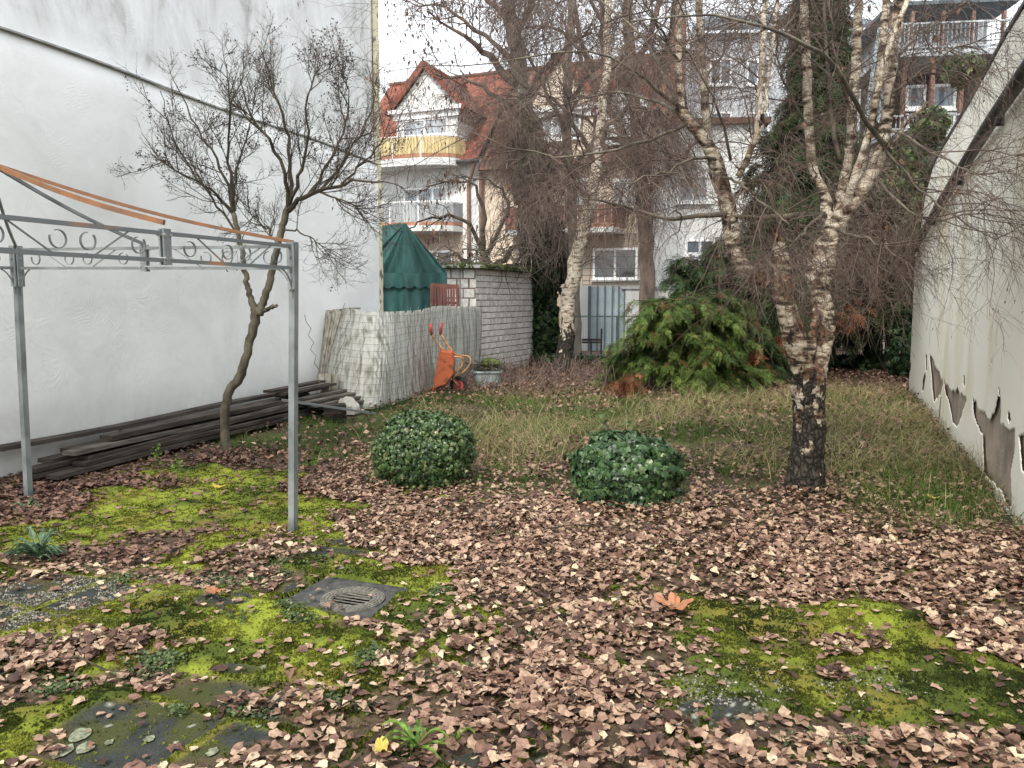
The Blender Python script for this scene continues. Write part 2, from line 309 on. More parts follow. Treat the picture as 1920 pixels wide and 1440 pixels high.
M['plank2'] = mat('grey weathered board', (.045, .04, .033), (.135, .12, .1), 6, bump=.7, bscale=30, stretch=(.5, .5, 3))
M['sheet'] = mat('grimy grey white sheet', (.17, .17, .13), (.47, .47, .43), 2.5, bump=.2, stretch=(5, 5, .5), detail=8, sharp=(.3, .56))
M['sheetedge'] = mat('yellowed sheet edge', (.17, .15, .11), (.46, .43, .36), 6, stretch=(6, 6, .4), sharp=(.3, .6))
M['wire'] = mat('brown grey wire', (.10, .09, .08), (.18, .16, .14), 6, rough=.5)
M['brick'] = leafmat('painted white bricks', [(0, (.60, .58, .53)), (.5, (.72, .70, .66)), (1, (.80, .78, .74))], rough=.85, trans=0, nscale=14, nmix=.25)
M['mortar'] = mat('brown mortar', (.15, .115, .085), (.26, .2, .15), 8, bump=.5)
M['mossroof'] = mat('mossy roof edge', (.02, .03, .01), (.1, .13, .03), 9, bump=.9, bscale=40, bd=.03)
M['tent'] = mat('dark green tarpaulin', (.010, .042, .040), (.022, .082, .076), 1.6, rough=.5, bump=.25, bscale=7, stretch=(3, 3, .8), bd=.05)
M['picket'] = mat('red brown stained slats', (.15, .06, .048), (.23, .1, .08), 5, stretch=(1, 1, .3))
M['orange'] = mat('faded orange steel', (.08, .04, .028), (.34, .085, .035), 9, rough=.75, bump=.2, sharp=(.3, .5))
M['ytube'] = mat('yellow orange tube', (.22, .11, .05), (.52, .26, .08), 14, rough=.5)
M['rubber'] = mat('black rubber', (.012, .012, .012), (.03, .03, .03), 20, rough=.8)
M['redrim'] = mat('red wheel rim', (.35, .04, .04), (.45, .06, .06), 20, rough=.5)
M['tub'] = mat('grey plastic tub', (.2, .25, .25), (.36, .42, .42), 5, rough=.6)
M['tiles'] = mat('red roof tiles', (.12, .038, .026), (.26, .088, .055), 2.2, rough=.7, detail=8, bump=.3)
M['tiles_old'] = mat('browned roof tiles', (.075, .05, .04), (.18, .08, .058), 1.6, rough=.8, detail=8, bump=.3)
M['hwhite'] = mat('house white render', (.50, .52, .51), (.62, .63, .62), 1, bump=.1)
M['hpeach'] = mat('house peach render', (.56, .47, .37), (.66, .56, .45), .8, bump=.1)
M['hbrown'] = mat('house taupe render', (.3, .25, .2), (.38, .32, .26), .8)
M['hdark'] = mat('dark recess', (.05, .045, .04), (.09, .08, .07), 2)  # backing colour that stands for the shade between the terrace slabs
M['frame'] = mat('white window frame', (.7, .71, .72), (.78, .78, .78), 3, rough=.4)
M['glass'] = glassmat('window glass', (.12, .15, .18)); M['glassd'] = glassmat('dark window glass', (.02, .025, .025)); M['curtain'] = mat('grey curtain', (.27, .30, .33), (.38, .41, .44), 3, stretch=(8, 8, .5))
M['yellow'] = leafmat('yellow balcony boards', [(0, (.46, .36, .18)), (1, (.56, .46, .25))], trans=0, nscale=4, nmix=.1)
M['rail'] = leafmat('grey balcony slats', [(0, (.25, .27, .28)), (1, (.36, .38, .39))], trans=0, nscale=4, nmix=.1)
M['terracotta'] = mat('terracotta strip', (.3, .14, .08), (.38, .2, .13), 3)
M['gate'] = mat('blue grey metal door', (.26, .33, .36), (.33, .40, .43), 2, rough=.45)
M['gatedark'] = mat('dark door rib', (.09, .12, .14), (.12, .15, .17), 3)
M['greybld'] = mat('grey cladding', (.33, .35, .37), (.43, .45, .47), 1)
M['woodpost'] = mat('reddish brown post', (.14, .08, .06), (.22, .13, .1), 3)
M['fence'] = mat('grey green fence steel', (.1, .14, .14), (.17, .21, .2), 5, rough=.5)
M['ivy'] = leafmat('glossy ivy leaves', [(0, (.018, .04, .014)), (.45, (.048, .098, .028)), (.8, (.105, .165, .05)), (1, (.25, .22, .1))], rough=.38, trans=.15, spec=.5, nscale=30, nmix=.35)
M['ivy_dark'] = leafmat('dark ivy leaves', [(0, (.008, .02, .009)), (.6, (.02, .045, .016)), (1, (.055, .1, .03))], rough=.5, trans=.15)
M['ivy_light'] = leafmat('blue green ivy leaves', [(0, (.016, .04, .016)), (.45, (.044, .098, .034)), (.85, (.095, .165, .06)), (1, (.25, .26, .13))], rough=.38, trans=.15, spec=.5, nscale=30, nmix=.35)
M['core'] = mat('dark inner body', (.008, .014, .007), (.02, .028, .012), 9, bump=.5)  # near-black filler, carries the shade inside foliage; also the tub's contents
M['juniper'] = leafmat('cypress sprays', [(0, (.17, .07, .035)), (.1, (.06, .06, .02)), (.25, (.025, .055, .016)), (.6, (.07, .125, .026)), (1, (.19, .25, .06))], rough=.65, trans=.2, nscale=6, nmix=.35)
M['conifer'] = leafmat('dark conifer sprays', [(0, (.02, .035, .014)), (.6, (.035, .07, .025)), (1, (.08, .13, .04))], rough=.7, trans=.1, nscale=4, nmix=.4)
M['yew'] = leafmat('brownish green yew sprays', [(0, (.03, .026, .014)), (.6, (.028, .04, .016)), (1, (.06, .075, .025))], rough=.8, trans=.1, nscale=4, nmix=.4)
M['leaves'] = leafmat('fallen leaves', [(0, (.03, .018, .015)), (.16, (.085, .045, .033)), (.36, (.16, .086, .06)), (.55, (.25, .150, .108)), (.74, (.35, .232, .160)), (.9, (.45, .32, .225)), (1, (.58, .47, .32))], rough=.6, trans=.1, nscale=55, spec=.35, nmix=.4)
M['deadleaf'] = leafmat('shrivelled leaves', [(0, (.03, .02, .022)), (.7, (.07, .045, .045)), (1, (.13, .08, .07))], trans=.1)
M['catkin'] = leafmat('brown catkins', [(0, (.06, .035, .03)), (.9, (.13, .075, .055)), (1, (.4, .2, .12))], trans=.1)
M['moss'] = leafmat('moss tips', [(0, (.035, .05, .012)), (.35, (.07, .09, .014)), (.7, (.13, .15, .02)), (1, (.225, .24, .042))], rough=.9, trans=.35, nscale=5, nmix=.5)
M['grass'] = leafmat('grass blades', [(0, (.03, .065, .01)), (.35, (.075, .13, .022)), (.58, (.125, .165, .038)), (.75, (.23, .21, .08)), (1, (.42, .36, .2))], rough=.7, trans=.3, nscale=2, nmix=.25)
M['cover'] = leafmat('small round leaves', [(0, (.035, .06, .025)), (.6, (.08, .12, .045)), (1, (.16, .2, .09))], rough=.6, trans=.15)
M['pebble'] = leafmat('pale grit', [(0, (.06, .06, .05)), (.6, (.19, .18, .15)), (1, (.36, .34, .29))], trans=0, rough=.9)
M['thistle'] = leafmat('grey green weed', [(0, (.07, .13, .07)), (1, (.17, .25, .15))], rough=.7, trans=.2)
M['freshweed'] = leafmat('fresh green weed', [(0, (.08, .17, .03)), (1, (.2, .3, .06))], rough=.6, trans=.2)
M['paving'] = tintmat('mossy concrete paving')
M['soil'] = tintmat('garden soil', nscale=30, bump=.8)
M['iron'] = mat('weathered cast iron', (.10, .095, .08), (.19, .18, .155), 22, bump=.6, bscale=70, rough=.8)
M['hole'] = mat('dark shaft', (.006, .006, .006), (.01, .01, .01), 4)
M['slab'] = mat('dark drain slab', (.032, .034, .034), (.075, .075, .07), 16, bump=.6, bscale=120, bd=.006)
M['stone'] = mat('pale rubble', (.3, .29, .26), (.45, .43, .38), 9, bump=.8)
M['palette1'] = mat('yellow leaf', (.36, .27, .05), (.5, .4, .1), 14); M['orangeleaf'] = mat('orange leaf', (.22, .10, .05), (.38, .17, .09), 18)
# ================================================================== GROUND
E1 = None
_c = [G(*q)[:2] for q in ((515, 1140), (600, 1083), (785, 1105), (690, 1160))]   # the drain slab's corners
SC = sum(_c)/4; E1 = nrm((_c[1]-_c[0])+(_c[2]-_c[3])); E2 = np.array([E1[1], -E1[0]])
SL1, SL2 = .52, .60
def slabuv(x, y):
    return ((x-SC[0])*E1[0]+(y-SC[1])*E1[1])/SL1, ((x-SC[0])*E2[0]+(y-SC[1])*E2[1])/SL2
def ells(spec):                     # (u,v,ru,rv) measured in the photo -> ellipses lying on the ground in metres
    o = []
    for u, v, ru, rv in spec:
        c = G(u, v); rx = abs(G(u+ru, v)[0]-c[0]); ry = (G(u, v-rv)[1]-G(u, v+rv)[1])/2; o.append((c[0], c[1], rx, ry))
    return o
def inell(E, x, y, warp=.25, sd=3, f=3.):
    wx = (fbm(x*f, y*f, sd, 3)-.5)*warp*2.2; wy = (fbm(x*f, y*f, sd+9, 3)-.5)*warp*3
    r = np.full(np.shape(x), 9.)
    for cx, cy, rx, ry in E: r = np.minimum(r, np.sqrt(((x+wx-cx)/rx)**2+((y+wy-cy)/ry)**2))
    return r
MOSS = ells([(330, 950, 260, 45), (60, 1010, 160, 18), (450, 905, 110, 22), (300, 1180, 260, 70), (520, 1230, 260, 60), (650, 1075, 190, 22), (800, 1120, 90, 30), (420, 1040, 110, 30),
             (1400, 1180, 140, 38), (1620, 1170, 180, 42), (1500, 1290, 230, 70), (1750, 1270, 200, 60), (70, 1350, 110, 60), (650, 1300, 120, 40), (1740, 1083, 45, 10), (1420, 1085, 30, 10),
             (880, 1170, 60, 30), (1090, 1235, 60, 35), (860, 1240, 60, 25), (720, 1180, 90, 22), (1880, 1330, 60, 40), (600, 960, 90, 25), (700, 1000, 60, 14), (950, 1050, 30, 8), (1150, 1120, 30, 8), (30, 1075, 40, 12), (560, 985, 120, 24), (380, 895, 120, 14), (200, 975, 160, 22), (480, 1180, 140, 60), (160, 1190, 120, 22), (640, 1210, 120, 50)])
BARE = ells([(90, 1130, 120, 50), (330, 1370, 230, 45), (230, 1420, 150, 30), (660, 1020, 60, 12), (430, 1130, 60, 12), (930, 1425, 130, 22),
             (870, 957, 40, 6), (480, 1330, 80, 25), (440, 1260, 50, 14), (640, 1122, 125, 34), (640, 1040, 60, 12), (360, 1320, 120, 30), (1330, 1330, 60, 30)])
PILES = ells([(120, 1240, 165, 52), (560, 1335, 125, 34), (480, 1055, 85, 34), (230, 1052, 90, 13), (60, 965, 110, 30), (260, 912, 180, 8), (1570, 1240, 70, 28), (1860, 1190, 90, 50), (60, 920, 100, 16),
              (1000, 1000, 420, 50), (1040, 1130, 260, 90), (1500, 1030, 520, 75), (1050, 1300, 180, 80), (1100, 1410, 480, 55), (1750, 1410, 260, 40), (650, 1395, 90, 36), (760, 1200, 90, 25), (1300, 950, 300, 30), (470, 860, 120, 12),
              (640, 920, 100, 20), (800, 1250, 120, 35), (1880, 1060, 120, 40), (850, 1040, 110, 24)])
def hgt(x, y):                      # height of the mossy pavement
    m = np.clip(1.25-inell(MOSS, x, y), 0, .5)*2
    return .048*m*fbm(x*6, y*6, 21, 4)**1.3+.02*(fbm(x*.8, y*.8, 5, 2)-.5)+.012*m*vn(x*28, y*28, 8)
def edge_y(x):                      # where the paving ends and the rough grass starts
    return np.interp(x, [-6, -3.4, -2.2, -1.2, 0, 1.2, 2.2, 3.2, 4.2, 6], [8.2, 8.2, 7.6, 7.0, 6.7, 6.5, 6.6, 5.9, 5.5, 5.4])

def nv0(a): return a/(np.linalg.norm(a, axis=-1, keepdims=True)+1e-12)
def make_ground():
    mb = MB(); xs = np.concatenate([np.linspace(-150, -9, 12), np.linspace(-8.5, 13, 260), np.linspace(14, 150, 12)])
    ys = np.concatenate([np.linspace(-20, 1, 6), np.linspace(1.3, 27, 300), np.linspace(30, 300, 20)])
    X, Y = np.meshgrid(xs, ys); dens = fbm(X*1.3, Y*1.3, 41, 5); lit = fbm(X*6, Y*6, 44, 4)
    Z = -.035+.05*(fbm(X*.9, Y*.9, 31, 3)-.5)*np.clip((Y-7.5)/2, 0, 1)
    Z = Z-.35*np.clip((edge_y(X)-Y-.4)/.5, 0, 1)*(Y > 1)
    soil = np.array([.07, .05, .034]); grs = np.array([.075, .085, .028]); litter = np.array([.13, .08, .058])
    k = np.clip((dens-.42)*5, 0, 1)[..., None]; far = np.clip((Y-13.5)/2.5, 0, 1)[..., None]
    c = soil*(1-k)+grs*k; c = c*(1-far)+(litter*lit[..., None]*1.6)*far
    mb.grid(np.stack([X, Y, Z], -1), col=c.reshape(-1, 3))
    tag(mb.build('ground', M['soil'], smooth=True), kind='structure')
    # paving in a fine sheet that carries the joints, moss cushions, bare slabs and gravel
    mb = MB(); xs = np.linspace(-6.2, 5.2, 620); ys = np.linspace(1.6, 8.6, 400); X, Y = np.meshgrid(xs, ys)
    m = np.clip((1.15-inell(MOSS, X, Y))*5, 0, 1); bare = np.clip((1.05-inell(BARE, X, Y, .12))*6, 0, 1)
    a, b = slabuv(X+.02*(vn(X*4, Y*4, 2)-.5), Y+.02*(vn(X*4, Y*4, 12)-.5)); ja = np.abs((a-.5)-np.round(a-.5))*SL1; jb = np.abs((b-.5)-np.round(b-.5))*SL2
    jd = np.minimum(ja, jb); wj = .012+.05*fbm(X*2.2, Y*2.2, 61, 3)**1.5; joint = np.clip((wj-jd)/.012, 0, 1)
    mossy = np.clip(m*(1-bare)+joint*np.clip(fbm(X*3, Y*3, 71, 3)*2.4-.4+bare*.6, 0, 1), 0, 1)
    bright = fbm(X*2.2, Y*2.2, 81, 4); fine = vn(X*45, Y*45, 82)
    mc1 = np.array([.055, .075, .012]); mc2 = np.array([.20, .235, .028]); mc3 = np.array([.15, .13, .025])
    t = np.clip((bright-.34)*3.0+.35*(fine-.5), 0, 1)[..., None]; mcol = mc1*(1-t)+mc2*t
    t3 = np.clip((fbm(X*3.5, Y*3.5, 91, 4)-.56)*6, 0, 1)[..., None]; mcol = mcol*(1-t3)+mc3*t3
    conc = np.array([.033, .036, .033])*(.75+.6*fine[..., None]); grime = np.array([.05, .055, .02])
    g = np.clip((fbm(X*7, Y*7, 95, 4)-.47)*6, 0, 1)[..., None]; conc = conc*(1-g)+grime*g
    soilc = np.array([.085, .062, .040])*(.5+.8*fine[..., None])
    sp = (vn(X*55, Y*55, 199) > .93)[..., None]; conc = np.where(sp, np.array([.3, .31, .27]), conc)
    br = bare[..., None]; base = soilc*(1-br)+conc*br
    c = base*(1-mossy[..., None])+mcol*mossy[..., None]
    Z = hgt(X, Y)+.01*mossy*vn(X*30, Y*30, 14)-.006*(jd < .008)*(1-mossy)
    Z = Z+.0
    Z = Z-np.clip((Y-edge_y(X)-.1)*.4, 0, .12)
    inslab = (np.abs(a) < .5)&(np.abs(b) < .5); Z = np.where(inslab, -.02, Z)
    keepf = ~(inslab[:-1, :-1]&inslab[1:, 1:]); mb.grid(np.stack([X, Y, Z], -1), col=c.reshape(-1, 3), mask=keepf)
    tag(mb.build('pavement', M['paving'], smooth=True), kind='structure')
    mb = MB(); rs = np.random.RandomState(4); n = 9000; c = np.repeat(np.array([G(95, 1130)[:2], G(330, 1100)[:2], G(1360, 1300)[:2], G(1560, 1290)[:2]]), [5200, 1600, 1200, 1000], 0); p = c+rs.normal(size=(n, 2))*np.repeat([[.30, .28], [.3, .12], [.22, .14], [.2, .12]], [5200, 1600, 1200, 1000], 0)
    k = fbm(p[:, 0]*7, p[:, 1]*7, 3, 3) > .44; p = p[k]; n = len(p); nn = nv0(rs.normal(size=(n, 3))); d = nv0(np.cross(nn, rs.normal(size=(n, 3)))); T = np.array([(1, 0, 0), (-1, 0, 0), (0, .8, 0), (0, -.8, 0), (0, 0, .6), (0, 0, -.6)])
    mb.scatter(T, [(0, 2, 4), (2, 1, 4), (1, 3, 4), (3, 0, 4), (2, 0, 5), (1, 2, 5), (3, 1, 5), (0, 3, 5)], np.stack([p[:, 0], p[:, 1], hgt(p[:, 0], p[:, 1])+.004], 1), np.cross(d, nn), d, nn, rs.uniform(.003, .010, n), rs.rand(n), tris=True)
    tag(mb.build('grit', M['pebble']), 'pale grit and crumbled stone lying on the bare paving', 'gravel', kind='stuff')
make_ground()

# ---------------- drain
def make_drain():
    z0 = .004; t = thing('drain_cover', (SC[0], SC[1], 0), 'round cast iron drain grate set in a dark square concrete slab among the moss', 'drain')
    e1 = np.array([*E1, 0]); e2 = np.array([*E2, 0]); c = np.array([SC[0], SC[1], z0]); gc = G(661, 1125, z0)
    # slab with a round opening
    mb = MB(); n = 48; R0 = .185; ring = []; outer = []
    for k in range(n):
        a = 2*pi*k/n; d = e1*cos(a)+e2*sin(a); ring.append(gc+d*R0)
        o = gc-c; ca, sa = cos(a), sin(a); p = np.dot(o, e1), np.dot(o, e2)
        hx, hy = SL1/2-.008, SL2/2-.008
        tt = min((hx-p[0])/ca if ca > 1e-6 else ((-hx-p[0])/ca if ca < -1e-6 else 9), (hy-p[1])/sa if sa > 1e-6 else ((-hy-p[1])/sa if sa < -1e-6 else 9))
        outer.append(gc+d*tt)
    V = ring+outer+[q-np.array([0, 0, .05]) for q in ring]+[q-np.array([0, 0, .05]) for q in outer]
    q = []
    for k in range(n):
        j = (k+1) % n; q += [(k, j, n+j, n+k), (k, 2*n+k, 2*n+j, j), (n+k, n+j, 3*n+j, 3*n+k)]
    mb.add(V, q); mb.build('slab', M['slab'], t)
    # iron frame ring with studs, grate with slots
    mb = MB(); ir = .112
    for ra, rb, z, zb in ((.112, .181, .010, -.03),):
        V = []
        for k in range(64):
            a = 2*pi*k/64; d = e1*cos(a)+e2*sin(a)
            V += [gc+d*ra+np.array([0, 0, z]), gc+d*rb+np.array([0, 0, z]), gc+d*rb+np.array([0, 0, zb]), gc+d*ra+np.array([0, 0, zb])]
        mb.add(V, [(4*k+i, 4*((k+1) % 64)+i, 4*((k+1) % 64)+(i+1) % 4, 4*k+(i+1) % 4) for k in range(64) for i in range(4)])
    for rr, cnt in ((.126, 26), (.146, 30), (.166, 34)):
        for k in range(cnt):
            a = 2*pi*k/cnt; d = e1*cos(a)+e2*sin(a); tn = -e1*sin(a)+e2*cos(a)
            mb.box(gc+d*rr+np.array([0, 0, .012]), (.014, rr*2*pi/cnt*.78, .006), d, tn)
    mb.build('rim', M['iron'], t, smooth=False)
    mb = MB(); sd = nrm(G(720, 1135)-G(610, 1118)); cr_ = np.array([-sd[1], sd[0], 0])
    for k in range(7):
        o = -.112+.224*k/6; h = math.sqrt(max(.113**2-min(abs(o), .104)**2, 0)); w_ = .008 if 0 < k < 6 else .014; o = max(-.104, min(.104, o))
        mb.box(gc+cr_*o+np.array([0, 0, .0]), (2*h, w_, .004), sd, cr_)
    mb.build('grate', M['iron'], t)
    mb = MB(); V = [gc+(e1*cos(2*pi*k/32)+e2*sin(2*pi*k/32))*.15for k in range(32)]; V = [q-np.array([0, 0, .03]) for q in V]+[q-np.array([0, 0, .25]) for q in V]; mb.add(V, [(k, (k+1) % 32, 32+(k+1) % 32, 32+k) for k in range(32)], ngons=[list(range(32, 64))]); mb.build('shaft', M['hole'], t)
make_drain()

# ================================================================== WALLS EITHER SIDE
A = G(0, 897); B = G(590, 757); WL = Fr(A, B-A)            # s=0 at the photo's left edge
SCOR = WL.px(716, 500)[0]; ZL = WL.px(270, 148)[1]
def make_left():
    t = thing('plastered_gable_wall', WL.at(4, 0, 0), 'tall white plastered side wall of a house with trowel swirls and a grey ledge', 'building')
    def sheet(n0, z0, z1, s1, wv, sd):
        mb = MB(); s_ = np.linspace(-6, s1, 150); z_ = np.linspace(z0, z1, 60); S, Z = np.meshgrid(s_, z_)
        nn = n0+wv*(fbm(S*.7, Z*.7, sd, 3)-.5)
        e = np.clip((Z-(z1-.35))/.35, 0, 1) if z1 < 5 else 0*Z
        nn = nn-e**3*.05*(z1 < 5)
        V = WL.o+S[..., None]*WL.e+nn[..., None]*WL.n+Z[..., None]*np.array([0, 0, 1.]); return mb, V
    mb, V = sheet(.0, -.2, ZL+.0, SCOR-.11, .05, 5); mb.grid(V)
    mb.fbox(WL, -6, SCOR-.11, -.3, -.06, -.2, ZL)
    mb.build('lower_wall', M['plaster'], t, smooth=True)
    mb, V = sheet(-.07, ZL-.02, 9.5, SCOR-.11, .03, 9); mb.grid(V)
    mb.fbox(WL, -6, SCOR-.11, -.4, -.12, ZL-.02, 9.5)
    mb.build('upper_wall', M['plaster'], t, smooth=True)
    mb = MB(); S = np.linspace(-6, SCOR-.12, 60)
    p = np.array([WL.at(s, -.035, ZL+.012+.02*sin(s*1.3)) for s in S])
    q = p+WL.n*.04+np.array([0, 0, -.006]); r = q+np.array([0, 0, -.018]); u = p+np.array([0, 0, -.018])
    V = np.stack([p-WL.n*.05, p, q, r, u], 1); mb.grid(V); mb.build('ledge', M['ledge'], t)
    mb = MB(); s_ = np.linspace(SCOR-.11, SCOR+.0, 3); z_ = np.linspace(-.1, 9.5, 160)
    prof = [(-.4, SCOR), (.02, SCOR), (.02, SCOR-.11), (-.05, SCOR-.11)]
    V = np.array([[WL.at(b+.016*(vn(z*9, b*3+a, 5)-.5), a+.016*(vn(z*8, a*7, 3)-.5), z) for a, b in prof] for z in z_]); mb.grid(V)
    mb.build('corner_strip', M['quoin'], t)
make_left()

A2 = G(1920, 985); B2 = G(1705, 728); WR = Fr(B2, A2-B2)   # s=0 at the far end, s grows towards the camera
def inpoly(px, py, poly):
    ins = np.zeros(px.shape, bool); k = len(poly); j = k-1
    for i in range(k):
        xi, yi = poly[i]; xj, yj = poly[j]
        c = ((yi > py) != (yj > py)) & (px < (xj-xi)*(py-yi)/(yj-yi+1e-12)+xi); ins ^= c; j = i
    return ins
def make_right():
    LEN = WR.px(1920, 985)[0]+5.5
    t = thing('peeling_boundary_wall', WR.at(4, 0, 0), 'tall off-white boundary wall with peeling plaster at its foot, right of the birch', 'wall')
    top = [(WR.px(u, v)) for u, v in ((1718, 480), (1728, 430), (1736, 370), (1752, 310), (1780, 262), (1830, 178), (1890, 68))]
    ts = [0.0]+[q[0] for q in top]+[LEN]; tz = [2.45]+[q[1] for q in top]+[4.25]
    # stone core
    mb = MB(); s_ = np.linspace(.02, LEN, 120); V = []
    for s in s_:
        zt = np.interp(s, ts, tz)-.02
        V.append([WR.at(s, -.30, -.1), WR.at(s, -.30, zt), WR.at(s, -.02, zt)]+[WR.at(s, -.018+.03*(fbm(s*2.5+3, z*2.5, 4, 3)-.5), z) for z in np.linspace(zt, -.1, 30)[1:]])
    V = np.array(V); mb.grid(V); mb.add(V[0], ngons=[list(range(V.shape[1]))]); mb.build('wall_core', M['render_brown'], t, smooth=False)
    # plaster skin with real holes
    def C(l, ox=1640, oy=500, k=2.879): return [WR.px(ox+a/k, oy+b/k) for a, b in l]
    holes = [C(l) for l in ([(300, 470), (320, 500), (345, 560), (372, 610), (378, 640), (362, 690), (345, 715), (322, 722), (315, 650), (308, 540)],
        [(380, 610), (400, 640), (440, 682), (455, 650), (470, 690), (500, 700), (505, 735), (488, 770), (465, 850), (440, 857), (425, 845), (415, 780), (400, 720), (385, 660)],
        [(540, 700), (552, 720), (570, 770), (600, 780), (630, 830), (655, 780), (675, 705), (690, 710), (690, 830), (735, 880), (765, 890), (765, 1010), (745, 1120), (755, 1300), (730, 1300), (700, 1230), (680, 1190), (640, 1160), (598, 1120), (590, 900), (560, 860), (540, 800)],
        [(790, 920), (830, 890), (860, 1000), (840, 1100), (806, 1090)],
        [(281, 480), (288, 480), (288, 560), (281, 562)], [(275, 575), (280, 590), (268, 670), (258, 668), (262, 620)],
        [(487, 580), (494, 580), (494, 640), (487, 640)], [(728, 770), (740, 775), (745, 820), (735, 835), (726, 800)], [(682, 660), (688, 660), (688, 705), (682, 705)], [(362, 700), (368, 700), (352, 860), (344, 860)],
        [(190, 515), (200, 512), (198, 560), (180, 600), (172, 590)], [(640, 500), (645, 500), (645, 530), (640, 530)])]
    mb = MB(); ds = .02; ss = np.arange(0, LEN, ds); zz = np.concatenate([np.arange(-.1, 1.75, .02), np.linspace(1.77, 4.4, 40)])
    S, Z = np.meshgrid(ss, zz, indexing='ij'); zt = np.interp(S, ts, tz); Zc = np.minimum(Z, zt)
    cs = (S[:-1, :-1]+S[1:, 1:])/2; cz = (Zc[:-1, :-1]+Zc[1:, 1:])/2
    wz = .09*(fbm(cs*6, cz*5, 3, 4)-.5); ws = .06*(fbm(cs*9, cz*3, 13, 4)-.5)
    ok = np.ones(cs.shape, bool)
    for h in holes: ok &= ~inpoly(cs+ws, cz+wz, h)
    ok &= (Z[:-1, :-1] < zt[:-1, :-1])
    nn = .012+.02*(fbm(S*.9, Z*.9, 23, 3)-.5)
    # horizontal step of the thicker lower skin that follows the pipe
    V = WR.o+S[..., None]*WR.e+nn[..., None]*WR.n+Zc[..., None]*np.array([0, 0, 1.])
    mb.grid(V, mask=ok); o = mb.build('plaster_skin', M['rightwall'], t, smooth=True)
    md = o.modifiers.new('thickness', 'SOLIDIFY'); md.thickness = .006; md.offset = 0
    # thicker lower wall with rounded shoulder
    # coping strip and gutter pipe
    mb = MB(); pts = [WR.at(s, -.02, np.interp(s, ts, tz)+.03) for s in ts[2:]]
    for a, b in zip(pts[:-1], pts[1:]): mb.bar(a-WR.n*.10, b-WR.n*.10, .3, .035)
    mb.build('coping', M['pipe'], t)
    pp = [WR.px(u, v, .10) for u, v in ((1700, 505), (1712, 470), (1738, 425), (1800, 322), (1860, 225), (1925, 130))]
    pts = [WR.at(a, .10, z) for a, z in pp]; pts.append(WR.at(LEN, .10, pp[-1][1]+.2)); pts.insert(0, pts[0]-WR.e*.25-WR.n*.15+np.array([0, 0, -.5]))
    mb = MB(); mb.tube(pts, .062, 12); g = mb.build('gutter_pipe', M['pipe'], t, smooth=True)
    mb = MB()
    for k in (0.8, 3.2, 5.8, 8.2):
        q = np.interp(k, [a for a, z in pp], [z for a, z in pp]); mb.box(WR.at(k, .05, q), (.03, .16, .15), WR.e, WR.n)
    mb.build('pipe_bracket', M['pipe'], g)
    return ts, tz
RTS, RTZ = make_right()

